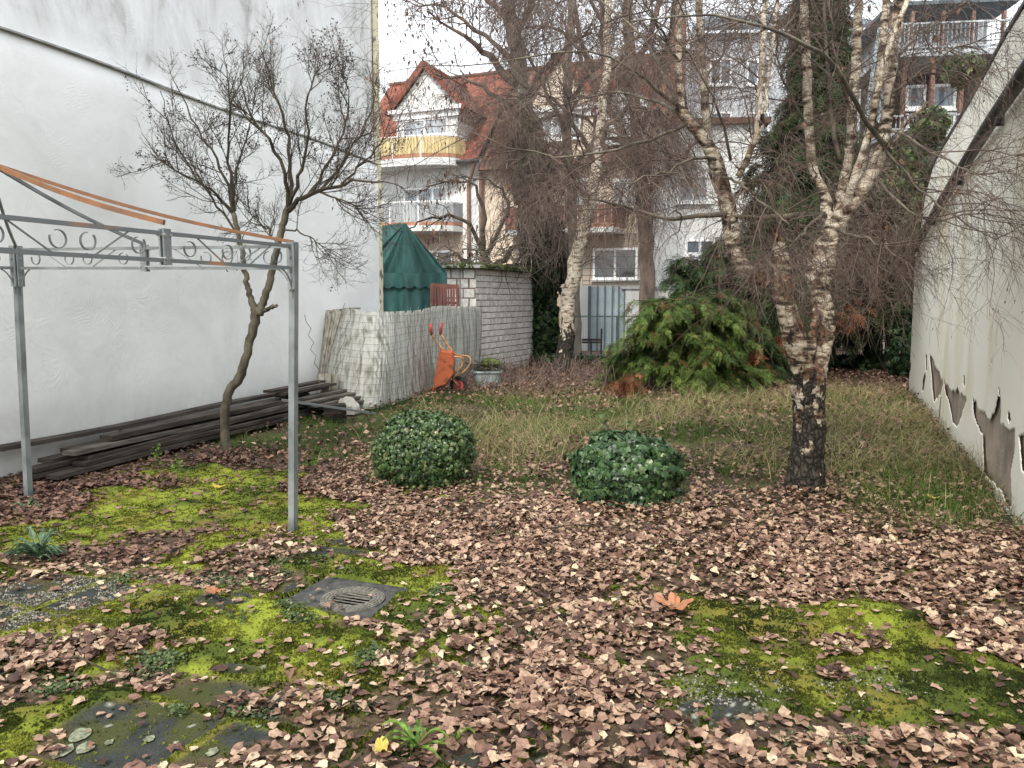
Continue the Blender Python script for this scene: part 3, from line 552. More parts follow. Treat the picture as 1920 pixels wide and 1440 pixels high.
# ================================================================== GAZEBO FRAME
def make_gazebo():
    Lp = G(54, 940); Rp = G(549, 1001)
    Lt = P(30, 468, Lp[1]); Rt = P(551, 462, Rp[1]); 
    d = Rp-Lp; side = nrm([-d[1], d[0], 0.])                      # square plan: third corner nearer the camera, left
    Np = Rp-np.array([-(d[1]), d[0], 0.])*1.0
    # the near side runs out of the frame on the left
    t = thing('gazebo_frame', (Lp+Rp)/2, 'bare metal pavilion frame, grey posts with scroll-work rails and rusty orange rafters', 'pavilion')
    s1 = nrm(Rt-Lt); 
    def post(base, top, X, Y):
        mb = MB(); mb.bar(base-np.array([0, 0, .02]), top+np.array([0, 0, .03]), .048, .048, up=Y); a = base+np.array([0, 0, .004])
        mb.box(a, (.12, .12, .008)); return mb.build('post', M['steel'], t)
    Nd = nrm([-1., .0, 0]); 
    # near-side rail direction measured at rail height
    Q0 = P(0, 409, 3.9)   # where the near top rail leaves the photo
    near = np.array([s1[1], -s1[0], 0.]); near = nrm(near if near[1] < 0 else -near)
    NL = 2.4
    Nt = Rt+near*NL; Nt[2] = Rt[2]; Nb = np.array([Nt[0], Nt[1], 0])
    Ot = Lt+near*NL; Ot[2] = Lt[2]; Ob = np.array([Ot[0], Ot[1], 0])
    for b, tp in ((Lp, Lt), (Rp, Rt), (Nb, Nt), (Ob, Ot)): post(b, tp, s1, near)
    def rail(a, b, mt, zup, hh=.15):
        """ladder rail: two flat bars with diagonals and C scrolls, in two halves joined by a plate"""
        d_ = b-a; Ln = np.linalg.norm(d_); e = d_/Ln; up = np.array([0, 0, 1.]); side_ = nrm(np.cross(e, up))
        mb = MB(); mb.bar(a, b, .018, .022); mb.bar(a-up*hh, b-up*hh, .018, .022)
        rl = mb.build('rail', mt, t)
        for h in (0, 1):
            o = a+e*Ln*.5*h; H = Ln*.5
            for k, (pp_, sgn) in enumerate(((.16, -1), (.43, -1), (.57, 1), (.84, 1))):
                c = o+e*H*pp_-up*hh*.5; r = .048; A0 = (0.5 if sgn > 0 else pi-.5)+.2
                pts = [c+e*cos(A0+q*sgn*-1)*r*(1-.14*q/5.4)+up*sin(A0+q*sgn*-1)*r*(1-.14*q/5.4) for q in np.linspace(0, 5.4, 18)]
                sc2 = MB()
                for i in range(17): sc2.bar(pts[i], pts[i+1], .004, .012, up=side_)
                sc2.build('scroll', mt, rl)
            for p0, p1 in (((.2, .0), (.40, -.97)), ((.80, .0), (.60, -.97))):
                sc2 = MB(); sc2.bar(o+e*H*p0[0]+up*hh*p0[1], o+e*H*p1[0]+up*hh*p1[1], .007, .007); sc2.build('diagonal', mt, rl)
        # joint plates
        mb = MB(); c = (a+b)/2-up*hh*.5; mb.box(c+side_*.014, (.055, .012, hh+.05), e, side_); mb.box(c-side_*.014, (.055, .012, hh+.05), e, side_); jp = mb.build('joint_plate', M['steel'], rl)
        for sx in (-.024, .024):
            for z in (0.01, .14):
                mb = MB(); mb.tube([c+e*sx+up*(hh/2-z)-side_*.03, c+e*sx+up*(hh/2-z)+side_*.03], .008, 6); mb.build('bolt', M['bolt'], rl)
        # quarter brackets under the ends
        for en, sg in ((a, 1), (b, -1)):
            mb = MB(); pts = [en-up*(hh)+e*sg*(.03+.16*(1-cos(q)))*1.0+up*(-.21*(1-sin(q))) for q in np.linspace(0, pi/2, 12)]
            mb.tube(pts, .006, 5); mb.build('bracket', mt, t)
            mb = MB(); pc = en-up*(hh*.5+.06)+e*sg*.038; mb.box(pc, (.010, .055, hh+.18), e, side_)
            for z in (-.1, -.04, .06, .12): mb.tube([pc+up*z, pc+up*z+e*sg*.016], .009, 6)
            mb.build('post_clamp', M['steel'], t)
    rail(Lt, Rt, M['steel'], 0); rail(Nt, Rt, M['rustmix'], 0); rail(Ot, Lt, M['steel'], 0); rail(Ot, Nt, M['steel'], 0)
    # rafters: corner R up to the crown, and the near mid-joint up to it
    ctr = (Lt+Rt+Nt+Ot)/4; crown = ctr+np.array([0, 0, .45])
    def curve(a, b, sag, n=16): return [a+(b-a)*k-np.array([0, 0, 1.])*sag*sin(pi*k) for k in np.linspace(0, 1, n)]
    def rafter(a, mtl, w_=.03, sag=.10):
        mb = MB(); pts = curve(a, crown, sag)
        for p, q in zip(pts[:-1], pts[1:]): mb.bar(p, q, .018, w_*.72)
        mb.build('rafter', mtl, t)
    up = np.array([0, 0, .03])
    rafter(Rt+up, M['rust'], .03, .05); rafter((Nt+Rt)/2+up*2, M['rust'], .04, .03); rafter((Lt+Rt)/2+up, M['steel'], .028, .03); rafter(Lt+up, M['steel'], .026, .05); rafter(Nt+up, M['rust'], .03, .05); rafter(Ot+up, M['rust'], .03, .05)
    mb = MB(); mb.tube([crown-np.array([0, 0, .05]), crown+np.array([0, 0, .12])], [.07, .03], 10); mb.build('crown_cap', M['rust'], t)
    return Lt, Rt, Nt, Ot, crown
GZ = make_gazebo()
# ================================================================== THINGS ALONG THE LEFT WALL
def make_planks():
    g = 'old boards stacked along the white wall'
    rows = [  # s0, s1, offset from wall, z, material, label, yaw
        (.0, 4.9, .62, .02, 'plank', 'lowest front board of the stack, lying in the leaves along the white wall'),
        (-.1, 4.7, .44, .02, 'plank', 'lowest board behind the front one, its rough end by the left pavilion post'),
        (.1, 4.6, .26, .03, 'plank', 'bottom board closest to the white wall'),
        (.35, 4.8, .58, .065, 'plank', 'reddish brown board in the second layer of the long stack, at the front'),
        (-.05, 4.9, .40, .065, 'plank', 'board in the second layer, middle of the long stack'),
        (.45, 4.7, .54, .11, 'plank', 'short-ended board in the third layer, front edge of the long stack'),
        (.2, 4.95, .33, .11, 'plank', 'board in the third layer against the wall side'),
        (.3, 5.0, .50, .155, 'plank2', 'greyish board in the fourth layer jutting out to the left'),
        (.5, 4.8, .30, .155, 'plank', 'dark board in the fourth layer beneath the top ones'),
        (.85, 4.7, .46, .205, 'plank', 'thick board on top at the front, its end in mid-stack'),
        (1.3, 4.9, .28, .2, 'plank2', 'grey board near the top beside the wall'),
        (-.12, 4.75, .15, .25, 'plank', 'longest top board right against the white wall')]
    for k, (s0, s1, o, z, m, lb) in enumerate(rows):
        mb = MB(); n = 14; S = np.linspace(s0, s1, n); yaw = random.uniform(-.012, .012); wd = random.uniform(.075, .09); th = .040 if k != 9 else .052
        V = []
        for s in S:
            oo = o+yaw*(s-2.5)+.01*sin(s*2+k); zz = z*1.12+.012*sin(s*1.3+k*2)+.01
            V.append([WL.at(s, oo-wd, zz), WL.at(s, oo+wd, zz), WL.at(s, oo+wd-.003, zz+th), WL.at(s, oo-wd+.003, zz+th), WL.at(s, oo-wd, zz)])
        V = np.array(V); mb.grid(V); mb.add(V[0][:4], ngons=[[0, 1, 2, 3]]); mb.add(V[-1][:4], ngons=[[3, 2, 1, 0]])
        o_ = mb.build('old_board', M[m], loc=WL.at(s0, o, 0)); tag(o_, lb, 'board', g)
    g2 = 'shorter boards piled at the far end'
    rows = [(4.15, 5.5, .55, .24, .10, 'plank2', 'grey short board low in the far pile behind the right pavilion post'),
            (4.2, 5.65, .72, .20, .12, 'plank2', 'pale grey board leaning out of the far pile towards the grass'),
            (4.1, 5.5, .38, .30, .0, 'plank', 'dark short board in the middle of the far pile'),
            (3.95, 5.3, .50, .35, .05, 'plank', 'dark short board second from the top of the far pile'),
            (3.8, 5.2, .40, .40, .02, 'plank', 'topmost dark board of the far pile against the wall'),
            (4.3, 5.75, .80, .15, .16, 'plank2', 'silvery board on the grass side of the far pile'),
            (4.5, 5.7, .84, .09, .2, 'plank2', 'silvery board lowest on the grass side of the far pile')]
    for k, (s0, s1, o, z, yaw, m, lb) in enumerate(rows):
        mb = MB(); a = WL.at(s0, o, z+.02); b = WL.at(s1, o+yaw, z+.03); mb.bar(a, b, .15, .035); o_ = mb.build('short_board', M[m], loc=a); tag(o_, lb, 'board', g2)
    mb = MB(); a = P(545, 748, 11.2); b = P(700, 772, 11.2); b = G(702, 775, .06); a = P(530, 750, 10.6)
    mb.bar(a, b, .09, .03); tag(mb.build('rusty_rail', M['rustmix'], loc=a), 'long thin rusty rail lying from the far board pile to the foot of the sheets', 'rail')
    mb = MB(); c = G(628, 772, .1); mb.box(c, (.3, .25, .22), nrm([1, .3, 0]), nrm([-.3, 1, 0])); tag(mb.build('timber_block', M['plank'], loc=c), 'dark rotten timber block propping up the rusty rail in the grass', 'timber')
    mb = MB(); c = G(650, 762, .1); r = np.random.RandomState(3); V = []
    for i, z in enumerate((-.1, .02, .13)):
        for k in range(7):
            a = 2*pi*k/7; rr = (.17, .15, .07)[i]*r.uniform(.8, 1.2); V.append(c+np.array([cos(a)*rr*1.2, sin(a)*rr, z+r.uniform(-.02, .02)]))
    mb.add(V, [(i*7+k, i*7+(k+1) % 7, (i+1)*7+(k+1) % 7, (i+1)*7+k) for i in range(2) for k in range(7)], ngons=[list(range(14, 21))]); tag(mb.build('rubble_stone', M['stone'], loc=c), 'pale broken lump of rubble at the foot of the grey sheets', 'stone')
make_planks()

FB = np.array([G(u, v) for u, v in ((597, 757), (622, 762), (655, 766), (688, 768), (704, 767), (722, 761), (760, 749), (800, 737), (846, 722), (897, 705))])
FT = np.array([P(u, v, y) for u, v, y in ((647, 577, 13.25), (660, 578, 13.1), (678, 580, 13.05), (700, 584, 13.0), (716, 585, 13.1), (735, 586, 13.35), (770, 583, 14.0), (805, 576, 14.8), (850, 573, 16.1), (903, 576, 17.75))])
FC = np.concatenate([[0], np.cumsum(np.linalg.norm(np.diff((FB+FT)/2, axis=0), axis=1))]); FL = FC[-1]
def smooth1(C, x):
    return np.stack([np.interp(x, FC, C[:, k]) for k in range(3)], -1)
_xs = np.linspace(0, FL, 300); _FB = smooth1(FB, _xs); _FT = smooth1(FT, _xs)
for _ in range(60):
    for q in (_FB, _FT): q[1:-1] = (q[:-2]+q[2:]+2*q[1:-1])/4
def face(s, t):
    """spot on the leaning face: s metres along it, t 0 at the foot .. 1 at the top; and its outward normal"""
    f = lambda Q, x: np.array([np.interp(x, _xs, Q[:, k]) for k in range(3)])
    p = f(_FB, s)*(1-t)+f(_FT, s)*t; d = f(_FB, s+.05)-f(_FB, s-.05); n = nrm([d[1], -d[0], 0])
    return p-n*(-.05*sin(pi*t)*sin(s*1.4+.5)), n
def make_sheets():
    g = 'grey sheets leaning in a row'
    labs = ['first sheet of the leaning row, turned towards the camera behind the short cut pieces', 'sheet at the bend of the leaning row, right of the first one', 'grimy green-stained sheet of the row, below the left part of the tent',
            'sagging sheet of the row, below the green tent', 'pale sheet just behind the wheelbarrow', 'last sheet of the leaning row, touching the white block wall']
    edges = np.linspace(0, FL, 7)
    for k in range(6):
        s0, s1 = edges[k], min(edges[k+1]+.05, FL); n = 64; S = np.linspace(s0, s1, n); mb = MB(); V = np.zeros((n, 14, 3))
        for i, s in enumerate(S):
            rib = .005*(1 if (i % 4) < 2 else -1)+.012*(k % 2)
            for j, t in enumerate(np.linspace(0, 1, 14)):
                p, n_ = face(s, t); V[i, j] = p+n_*rib-np.array([0, 0, (.035*(abs(sin(s*7+k)) > .96)+.012*sin(s*2.3+k))*(j == 13)])
        mb.grid(V); o = mb.build('leaning_sheet', M['sheet'], loc=face((s0+s1)/2, 0)[0]); tag(o, labs[k], 'sheet', g)
        m = o.modifiers.new('thickness', 'SOLIDIFY'); m.thickness = .008
    # narrow end of the stack: strips fanned between the white wall and the first sheet
    tl, tr_, bl, br = P(600, 583, 13.3), P(648, 577, 13.2), G(588, 757), G(599, 758)
    for k in range(8):
        mb = MB(); f0, f1 = k/8, (k+.88)/8; q = lambda f, t: (bl+(br-bl)*f)*(1-t)+(tl+(tr_-tl)*f)*t+np.array([0, .02*(k % 3), 0]); h = [.97, 1, .985, .96, 1, .99, .97, 1][k]
        mb.prism([q(f0, 0), q(f1, 0), q(f1, h), q(f0, h)], WL.e*.5+np.array([0, .1, 0]))
        tag(mb.build('edge_strip', M['sheetedge'], loc=q(f0, 0)), 'narrow yellowed strip at the near end of the sheet stack, %s' % ['touching the white wall', 'second from the wall', 'third from the wall', 'left of its middle', 'right of its middle', 'third from the face', 'second from the face', 'beside the face'][k], 'strip', 'strips at the near end of the sheets')
    for k, lb in enumerate(('short cut sheet piece standing at the foot of the fanned sheets, left one', 'short cut sheet piece standing at the foot of the fanned sheets, middle one', 'short cut sheet piece at the foot of the fanned sheets, right one')):
        mb = MB(); u0 = 594+k*13; a = G(u0, 762-0*k+2); b = G(u0+12, 764+k); up = np.array([.0, .12, .52]); mb.prism([a, b, b+up, a+up], np.array([.0, .04, 0])); tag(mb.build('cut_piece', M['sheetedge'], loc=a), lb, 'sheet', 'short cut pieces')
    # sagging wire netting
    mb = MB(); S = np.linspace(.02, FL+.25, 90); off = lambda s, t, d=.04: (lambda q: q[0]+q[1]*d)(face(min(s, FL), t))+(WL.e*max(0, s-FL))
    for k in range(14):
        t = (k+.5)/14*.98; mb.tube([off(s, t, .045+.01*sin(s*7+k))+np.array([0, 0, .022*sin(s*1.9+k*.4)]) for s in S], .0025, 4)
    for k in range(20):
        s = .12+k*FL/20+random.uniform(-.08, .08); t0, t1 = (0, random.choice([.4, .85, 1., 1.04])) if k % 3 else (.3, 1.05)
        mb.tube([off(s+.03*sin(t*30)*(1 if k % 2 else .6)+.07*(t-.5)*sin(k), t, .055) for t in np.linspace(t0, t1, 44)], .0042, 4)
    for s in (2.3, 2.9, 3.6, 4.9, 5.9): mb.tube([off(s, 0, .09), off(s+.04, .48, .08)], .009, 5)
    tag(mb.build('wire_netting', M['wire'], loc=face(3, 0)[0]), 'sagging rusty wire netting with wavy upright wires draped in front of the leaning sheets', 'netting')
    # loose wavy wire by the white wall
    mb = MB(); mb.tube([P(571+u, v, 12.0) for u, v in zip([0, 3, 12, 7, 17, 11, 22, 18, 28, 24, 30], np.linspace(590, 720, 11))], .005, 4); tag(mb.build('loose_wire', M['wire'], loc=P(571, 720, 12)), 'single zigzag wire hanging before the white wall, left of the sheets', 'wire')
make_sheets()

def make_barrow():
    y = 14.25; t = thing('wheelbarrow', G(850, 737), 'orange wheelbarrow stood upright on its nose against the grey sheets', 'wheelbarrow')
    prof = [(826, 654), (849, 657), (853, 676), (852, 701), (836, 724), (812, 733), (814, 710), (820, 680)]
    mb = MB(); n = 5; V = []
    for j, (dy, sc_) in enumerate(((-.30, .86), (-.26, 1), (0, 1.0), (.26, 1), (.30, .86))):
        c = P(832, 695, y+dy); V.append([c+(P(u, v, y+dy)-c)*sc_ for u, v in prof])
    V = np.array(V); k = len(prof); mb.add(V.reshape(-1, 3), [(a*k+i, a*k+(i+1) % k, (a+1)*k+(i+1) % k, (a+1)*k+i) for a in range(4) for i in range(k)], ngons=[list(range(k))[::-1], [4*k+i for i in range(k)]])
    tr = mb.build('tray', M['orange'], t)
    mb = MB(); mb.tube([P(u, v, y+dy) for (u, v), dy in zip([(826, 653), (812, 733), (812, 733), (826, 653)], (-.29, -.27, .27, .29))], .012, 6, closed=True); mb.build('rim', M['orange'], tr)
    A_ = [(808, 626), (822, 645), (834, 661), (842, 668), (856, 669), (866, 670), (870, 677), (866, 688), (856, 697), (847, 706), (851, 714), (860, 723)]
    B_ = [(826, 626), (838, 645), (850, 662), (858, 667), (870, 667), (880, 668), (884, 677), (878, 690), (866, 700), (852, 708), (856, 716), (864, 724)]
    fr_ = None
    for pa, dy, gp in ((A_, -.24, [(807, 607), (808, 616), (809, 628)]), (B_, .22, [(829, 606), (827, 615), (826, 627)])):
        pts = np.array([P(u, v, y+dy*(1 if k < 6 else max(.25, 1-.11*(k-5)))) for k, (u, v) in enumerate(pa)])
        from_ = np.linspace(0, len(pts)-1, 46); pts = np.stack([np.interp(from_, range(len(pts)), pts[:, c]) for c in range(3)], 1)
        for _ in range(4): pts[1:-1] = (pts[:-2]+pts[2:]+2*pts[1:-1])/4
        mb = MB(); mb.tube(pts, .017, 8); hd = mb.build('handle_tube', M['ytube'], t, smooth=True)
        mb = MB(); mb.tube([P(u, v, y+dy) for u, v in gp], .024, 8); mb.build('grip', M['redrim'], hd, smooth=True)
    wc = P(860, 722, y); a = np.linspace(0, 2*pi, 29)[:-1]
    ax = nrm([.25, 1, 0]); xx = nrm([1, -.25, 0]); mb = MB(); mb.tube([wc+xx*cos(q)*.125+np.array([0, 0, 1])*sin(q)*.125 for q in a], .038, 10, closed=True); wl = mb.build('wheel', M['rubber'], t, smooth=True)
    mb = MB(); mb.tube([wc-ax*.022, wc-ax*.02, wc+ax*.02, wc+ax*.022], [.05, .1, .1, .05], 20); mb.tube([wc-ax*.05, wc+ax*.05], .02, 8); mb.build('rim', M['redrim'], wl)
make_barrow()

def make_tub():
    t = thing('plastic_tub', G(914, 724), 'grey plastic mortar tub heaped with garden debris beside the white block wall', 'tub')
    c = G(914, 722); X = nrm([1, .15, 0]); Y = nrm([-.15, 1, 0]); mb = MB()
    def ring(hx, hy, z, n=28):
        o = []
        for k in range(n):
            a = 2*pi*k/n; ca, sa = cos(a), sin(a); m_ = (abs(ca)**4+abs(sa)**4)**-.25; o.append(c+X*ca*m_*hx+Y*sa*m_*hy+np.array([0, 0, z]))
        return o
    V = np.array([ring(.24, .17, 0), ring(.27, .20, .25), ring(.295, .225, .255), ring(.295, .225, .29), ring(.27, .20, .29), ring(.255, .19, .18)])
    V = np.concatenate([V, V[:, :1]], 1); mb.grid(V); mb.build('tub_body', M['tub'], t, smooth=False)
    mb = MB(); V = np.array([[c+X*.26*r*cos(a)+Y*.19*r*sin(a)+np.array([0, 0, .2+.12*(1-r*r)]) for a in np.linspace(0, 2*pi, 20)] for r in (1, .6, .2, .01)]); mb.grid(V); mb.build('contents', M['core'], t)
    rs = random.Random(4); mb = MB()
    for k in range(60):
        a = c+X*rs.uniform(-.34, .34)+Y*rs.uniform(-.2, .2)+np.array([0, 0, .3+rs.uniform(0, .1)]); d = nrm([rs.gauss(0, 1), rs.gauss(0, .6), rs.gauss(-.1, .4)])
        mb.tube([a-d*.16, a+[0, 0, .02], a+d*.2], [.005, .006, .002], 4)
    tag(mb.build('twig_heap', M['twig_dark'], loc=c+[0, 0, .3]), 'untidy heap of dry twigs on the grey tub', 'twigs')
    mb = MB(); q = c+X*.05+np.array([0, 0, .44]); r = np.random.RandomState(8)
    V = np.array([[q+np.array([cos(a)*.2*sz*r.uniform(.85, 1.1), sin(a)*.13*sz, z*1.0]) for a in np.linspace(0, 2*pi, 12)[:-1]] for z, sz in ((-.09, .7), (-.02, 1), (.05, .9), (.1, .4))])
    V = np.concatenate([V, V[:, :1]], 1); mb.grid(V); mb.add(V[-1][:-1], ngons=[list(range(11))]); tag(mb.build('mossy_clod', M['mossroof'], loc=q), 'round mossy clod of turf lying on top of the twigs in the tub', 'clod')
make_tub()

# ================================================================== OUTBUILDING, TENT, PICKET PANEL
BB = Fr(G(893, 703), G(1000, 682)-G(893, 703))
BF = Fr(G(893, 703), G(893, 703)-(G(893, 703)-np.array([3., -.55, 0])))   # front face, runs to the left
def make_outbuilding():
    t = thing('block_outbuilding', BB.at(0, 0, 0), 'low white painted block outbuilding with brown joints and mossy flat roof edge', 'outbuilding')
    Ln = BB.px(1002, 600)[0]; H = BB.px(893, 503)[1]
    nx, nz_ = 23, 17
    def wall(fr, s0, s1, nx, nz_, sgn):
        core = MB(); core.fbox(fr, s0, s1, -.2, -.004, -.1, H)
        cw = core.build('wall', M['mortar'], t); mb = MB(); bw = (s1-s0)/nx; bh = H/nz_
        for j in range(nz_):
            for i in range(-1, nx+1):
                a = s0+i*bw+(bw/2 if j % 2 else 0); b = a+bw*random.uniform(.84, .90)
                a = max(a, s0); b = min(b, s1)
                if b-a < .02: continue
                r_ = random.random()
                mb.fbox(fr, a, b, -.01, random.uniform(.004, .012), j*bh+.004, (j+1)*bh-bh*.12+random.uniform(-.005, .005), rnd=r_)
        mb.build('blockwork', M['brick'], cw)
    wall(BB, 0, Ln, nx, nz_, 1)
    f2 = Fr(BB.at(0, 0, 0)-np.array([3.2, .3, 0])*1., [3.2, .3, 0]); l2 = np.linalg.norm([3.2, .3])
    wall(f2, 0, l2-.0, 12, 11, 1)
    mb = MB(); mb.fbox(f2, l2-.36, l2-.33, 0.014, .03, 0, H); mb.build('joint_strip', M['ledge'], t)
    # roof slab, slightly pitched, with a thick moss fringe
    C_ = [f2.at(-.1, .15, H), BB.at(0, 0, H)+(f2.n+BB.n)*.14, BB.at(Ln+.1, .15, H), BB.at(Ln+.1, -3, H), f2.at(-.1, -3.0, H)]
    mb = MB(); mb.prism([q+np.array([0, 0, .0]) for q in C_], np.array([0, 0, .07])); mb.build('roof', M['ledge'], t)
    r = np.random.RandomState(2)
    for a, b in ((C_[0], C_[1]), (C_[1], C_[2])):
        m = 260; mb = MB()
        for k in range(m):
            q = a+(b-a)*r.rand()+np.array([r.uniform(-.05, .05), r.uniform(-.02, .25), .06+r.uniform(-.05, .03)]); s_ = r.uniform(.025, .06)
            mb.box(q, (s_*2, s_*1.3, s_), nrm(r.randn(3)*[1, 1, .3]+[1, 0, 0]), nrm([0, 1, .2]))
        mb.build('moss_fringe', M['mossroof'], t)
make_outbuilding()

def make_tent():
    y = 17.4; t = thing('green_tent', G(775, 705), 'dark green tarpaulin tent with a scalloped valance, between the house corner and the block outbuilding', 'tent')
    pk = P(760, 418, y-.2); re = P(838, 512, y-.35); ax = nrm([-.86, .5, 0])      # ridge runs away to the left
    gx = nrm(re-pk); gxh = nrm([re[0]-pk[0], re[1]-pk[1], 0]); hw = np.linalg.norm((re-pk)[:2]); drop = pk[2]-re[2]
    le = pk-gxh*hw*1.35; le[2] = re[2]
    def wob(V, a, f, sd):
        V = np.array(V); q = a*(vn(V[..., 0]*f, V[..., 2]*f*1.3, sd)-.5); V[..., 1] -= q; return V
    mb = MB(); n = 26; m = 18   # gable: fan from the peak
    V = []
    for i in range(n+1):
        e = le+(re-le)*i/n; V.append([pk+(e-pk)*(j/m)+np.array([0, -.05*sin(i*1.9)*(j/m)*(1-.3*j/m)-.05*sin(i*.8+2)*(j/m), -.03*sin(pi*j/m)*sin(pi*i/n)]) for j in range(m+1)])
    mb.grid(np.array(V))
    # two roof slopes going back along the ridge
    for e in (le, re):
        V = [[p+ax*3.0*j/14+np.array([0, 0, -.03*sin(pi*j/14)+.012*sin(j*2.)]) for j in range(15)] for p in [pk+(e-pk)*i/12 for i in range(13)]]; mb.grid(np.array(V))
    mb.build('roof_sheet', M['tent'], t, smooth=True)
    def skirt(z0, z1, dn, name, amp, scal):
        mb = MB(); V = []
        for i in range(97):
            q = i/96; e = le+(re-le)*q; zz0 = z0-(.05*abs(sin(q*pi*9)) if scal else 0)
            V.append([np.array([e[0], e[1]-dn-amp*(sin(q*46)+.6*sin(q*19+1))*(.3+.7*j/8), z1+(zz0-z1)*j/8-(.05*sin(q*23) if j == 0 and not scal else 0)*0]) for j in range(9)])
        mb.grid(np.array(V))
        V = []
        for i in range(41):
            q = i/40; e = re+ax*3*q; V.append([np.array([e[0]+.02*sin(q*40), e[1], z1+((z0-(.05*abs(sin(q*pi*9)) if scal else 0))-z1)*j/6]) for j in range(7)])
        mb.grid(np.array(V)); mb.build(name, M['tent'], t, smooth=True)
    skirt(re[2]-.27, re[2]+.01, .07, 'valance', .03, True); skirt(0, re[2]-.1, .0, 'side_curtain', .06, False)
make_tent()

def make_picket():
    t = thing('slat_panel', G(835, 716), 'small red brown slatted wooden panel standing between the green tent and the block wall', 'panel')
    a = P(809, 534, 16.6); b = P(859, 537, 16.9); ln = np.linalg.norm(b-a); d = (b-a)/ln; mb = MB(); mb.bar(a, b, .05, .07); mb.bar(a-[0, 0, .35], b-[0, 0, .35], .03, .05); mb.build('cross_rail', M['picket'], t)
    n = 10
    for k in range(n):
        p = a+(b-a)*(k+.4)/n+np.array([0, -.04, -.02]); mb = MB(); tl = random.uniform(-.02, .06); mb.bar(p, p+np.array([tl, 0, -1.0]), .044 if k != 6 else .03, .018, up=(0, 1, 0)); mb.build('slat', M['picket'], t)
    for p in (a, b): mb = MB(); mb.bar(p, [p[0], p[1], 0], .05, .05); mb.build('post', M['picket'], t)
make_picket()

# ================================================================== MESH FENCE AND WHAT STANDS BEHIND IT
def make_fence():
    y = 22.3; us = [995, 1075, 1157, 1243, 1330, 1417, 1503, 1590, 1627, 1712]
    zt = P(1100, 593, y)[2]; zb = .14; xs = [P(u, 640, y)[0] for u in us]
    labs = ['wire mesh fence panel against the ivy pillar, left of the slender birch', 'wire mesh fence panel in front of the blue grey door', 'wire mesh fence panel at the left tips of the low cypress', 'wire mesh fence panel hidden behind the left of the low cypress', 'wire mesh fence panel behind the middle of the low cypress',
            'wire mesh fence panel behind the right of the low cypress', 'wire mesh fence panel just left of the big birch trunk', 'wire mesh fence panel seen right of the big birch trunk', 'wire mesh fence panel at the far right, in front of the dark ivy']
    for k in range(len(xs)-1):
        x0, x1 = xs[k]+.02, xs[k+1]-.02; t = thing('mesh_fence_panel', (x0, y, 0), labs[k], 'fence', 'mesh fence across the end of the garden')
        mb = MB()
        for a, b in (((x0, zb), (x1, zb)), ((x0, zt), (x1, zt)), ((x0, -.05), (x0, zt+.03)), ((x1, zb), (x1, zt))): mb.bar((a[0], y, a[1]), (b[0], y, b[1]), .035, .035)
        mb.build('fence_frame', M['fence'], t); mb = MB(); st = .065
        for x in np.arange(x0+st, x1, st): mb.bar((x, y, zb), (x, y, zt), .005)
        for z in np.arange(zb+st, zt, st): mb.bar((x0, y-.004, z), (x1, y-.004, z), .005)
        mb.build('mesh', M['fence'], t)
make_fence()

def make_gatewall():
    W = Fr((P(1090, 600, 27)[0], 27), (1, -.04)); z1 = lambda v: W.px(1150, v)[1]
    t = thing('white_garden_wall', W.at(0, 0, 0), 'white wall with a blue grey metal gate, behind the mesh fence and slender birch', 'wall')
    a, b, c, d = W.rect(1088, 536, 1101, 690); top = z1(536)
    mb = MB(); mb.fbox(W, W.px(1080, 600)[0], W.px(1102, 600)[0], -.2, 0, -.2, top); mb.fbox(W, W.px(1172, 600)[0], W.px(1330, 600)[0], -.2, 0, -.2, W.px(1200, 542)[1]); mb.build('wall', M['hwhite'], t)
    mb = MB(); mb.fbox(W, W.px(1165, 600)[0], W.px(1330, 600)[0], -.22, .05, W.px(1200, 542)[1], W.px(1200, 537)[1]); mb.build('coping', M['greybld'], t)
    mb = MB(); g0 = W.px(1102, 600)[0]; g1 = W.px(1172, 600)[0]; mb.fbox(W, g0, g1, -.12, -.04, -.1, top-.02); g = mb.build('gate', M['gate'], t)
    mb = MB()
    for u in (1103, 1106, 1120, 1134, 1148, 1160, 1171): s = W.px(u, 600)[0]; mb.fbox(W, s-.03, s+.03, -.04, -.01, -.1, top)
    mb.build('gate_rib', M['gatedark'], g)
    # wire trellis on the wall's top
    mb = MB(); s0 = W.px(1092, 520)[0]; s1 = W.px(1218, 520)[0]; zz = [W.px(1150, v)[1] for v in (481, 503, 516, 526, 534)]
    for z in zz: mb.tube([W.at(s0, -.05, z), W.at(s1, -.05, z)], .012, 4)
    for s in np.linspace(s0, s1, 10): mb.tube([W.at(s, -.05, zz[-1]), W.at(s, -.05, zz[0] if int(s*7) % 3 == 0 else zz[2])], .01, 4)
    tag(mb.build('wire_trellis', M['fence'], loc=W.at(s0, 0, zz[-1])), 'thin grey wire trellis above the blue grey gate', 'trellis')
    # dark bench behind the fence
    t = thing('garden_bench', P(1110, 680, 24), 'small dark wooden bench end behind the mesh fence, right of the slender birch', 'bench')
    y = 24; mb = MB(); mb.bar(P(1128, 616, y), P(1127, 668, y), .06, .05); mb.bar(P(1108, 640, y), P(1108, 685, y), .05, .05); mb.build('leg', M['plank'], t)
    mb = MB()
    for v in (637, 642): mb.bar(P(1091, v, y), P(1129, v, y), .05, .06)
    mb.build('seat', M['plank'], t)
make_gatewall()

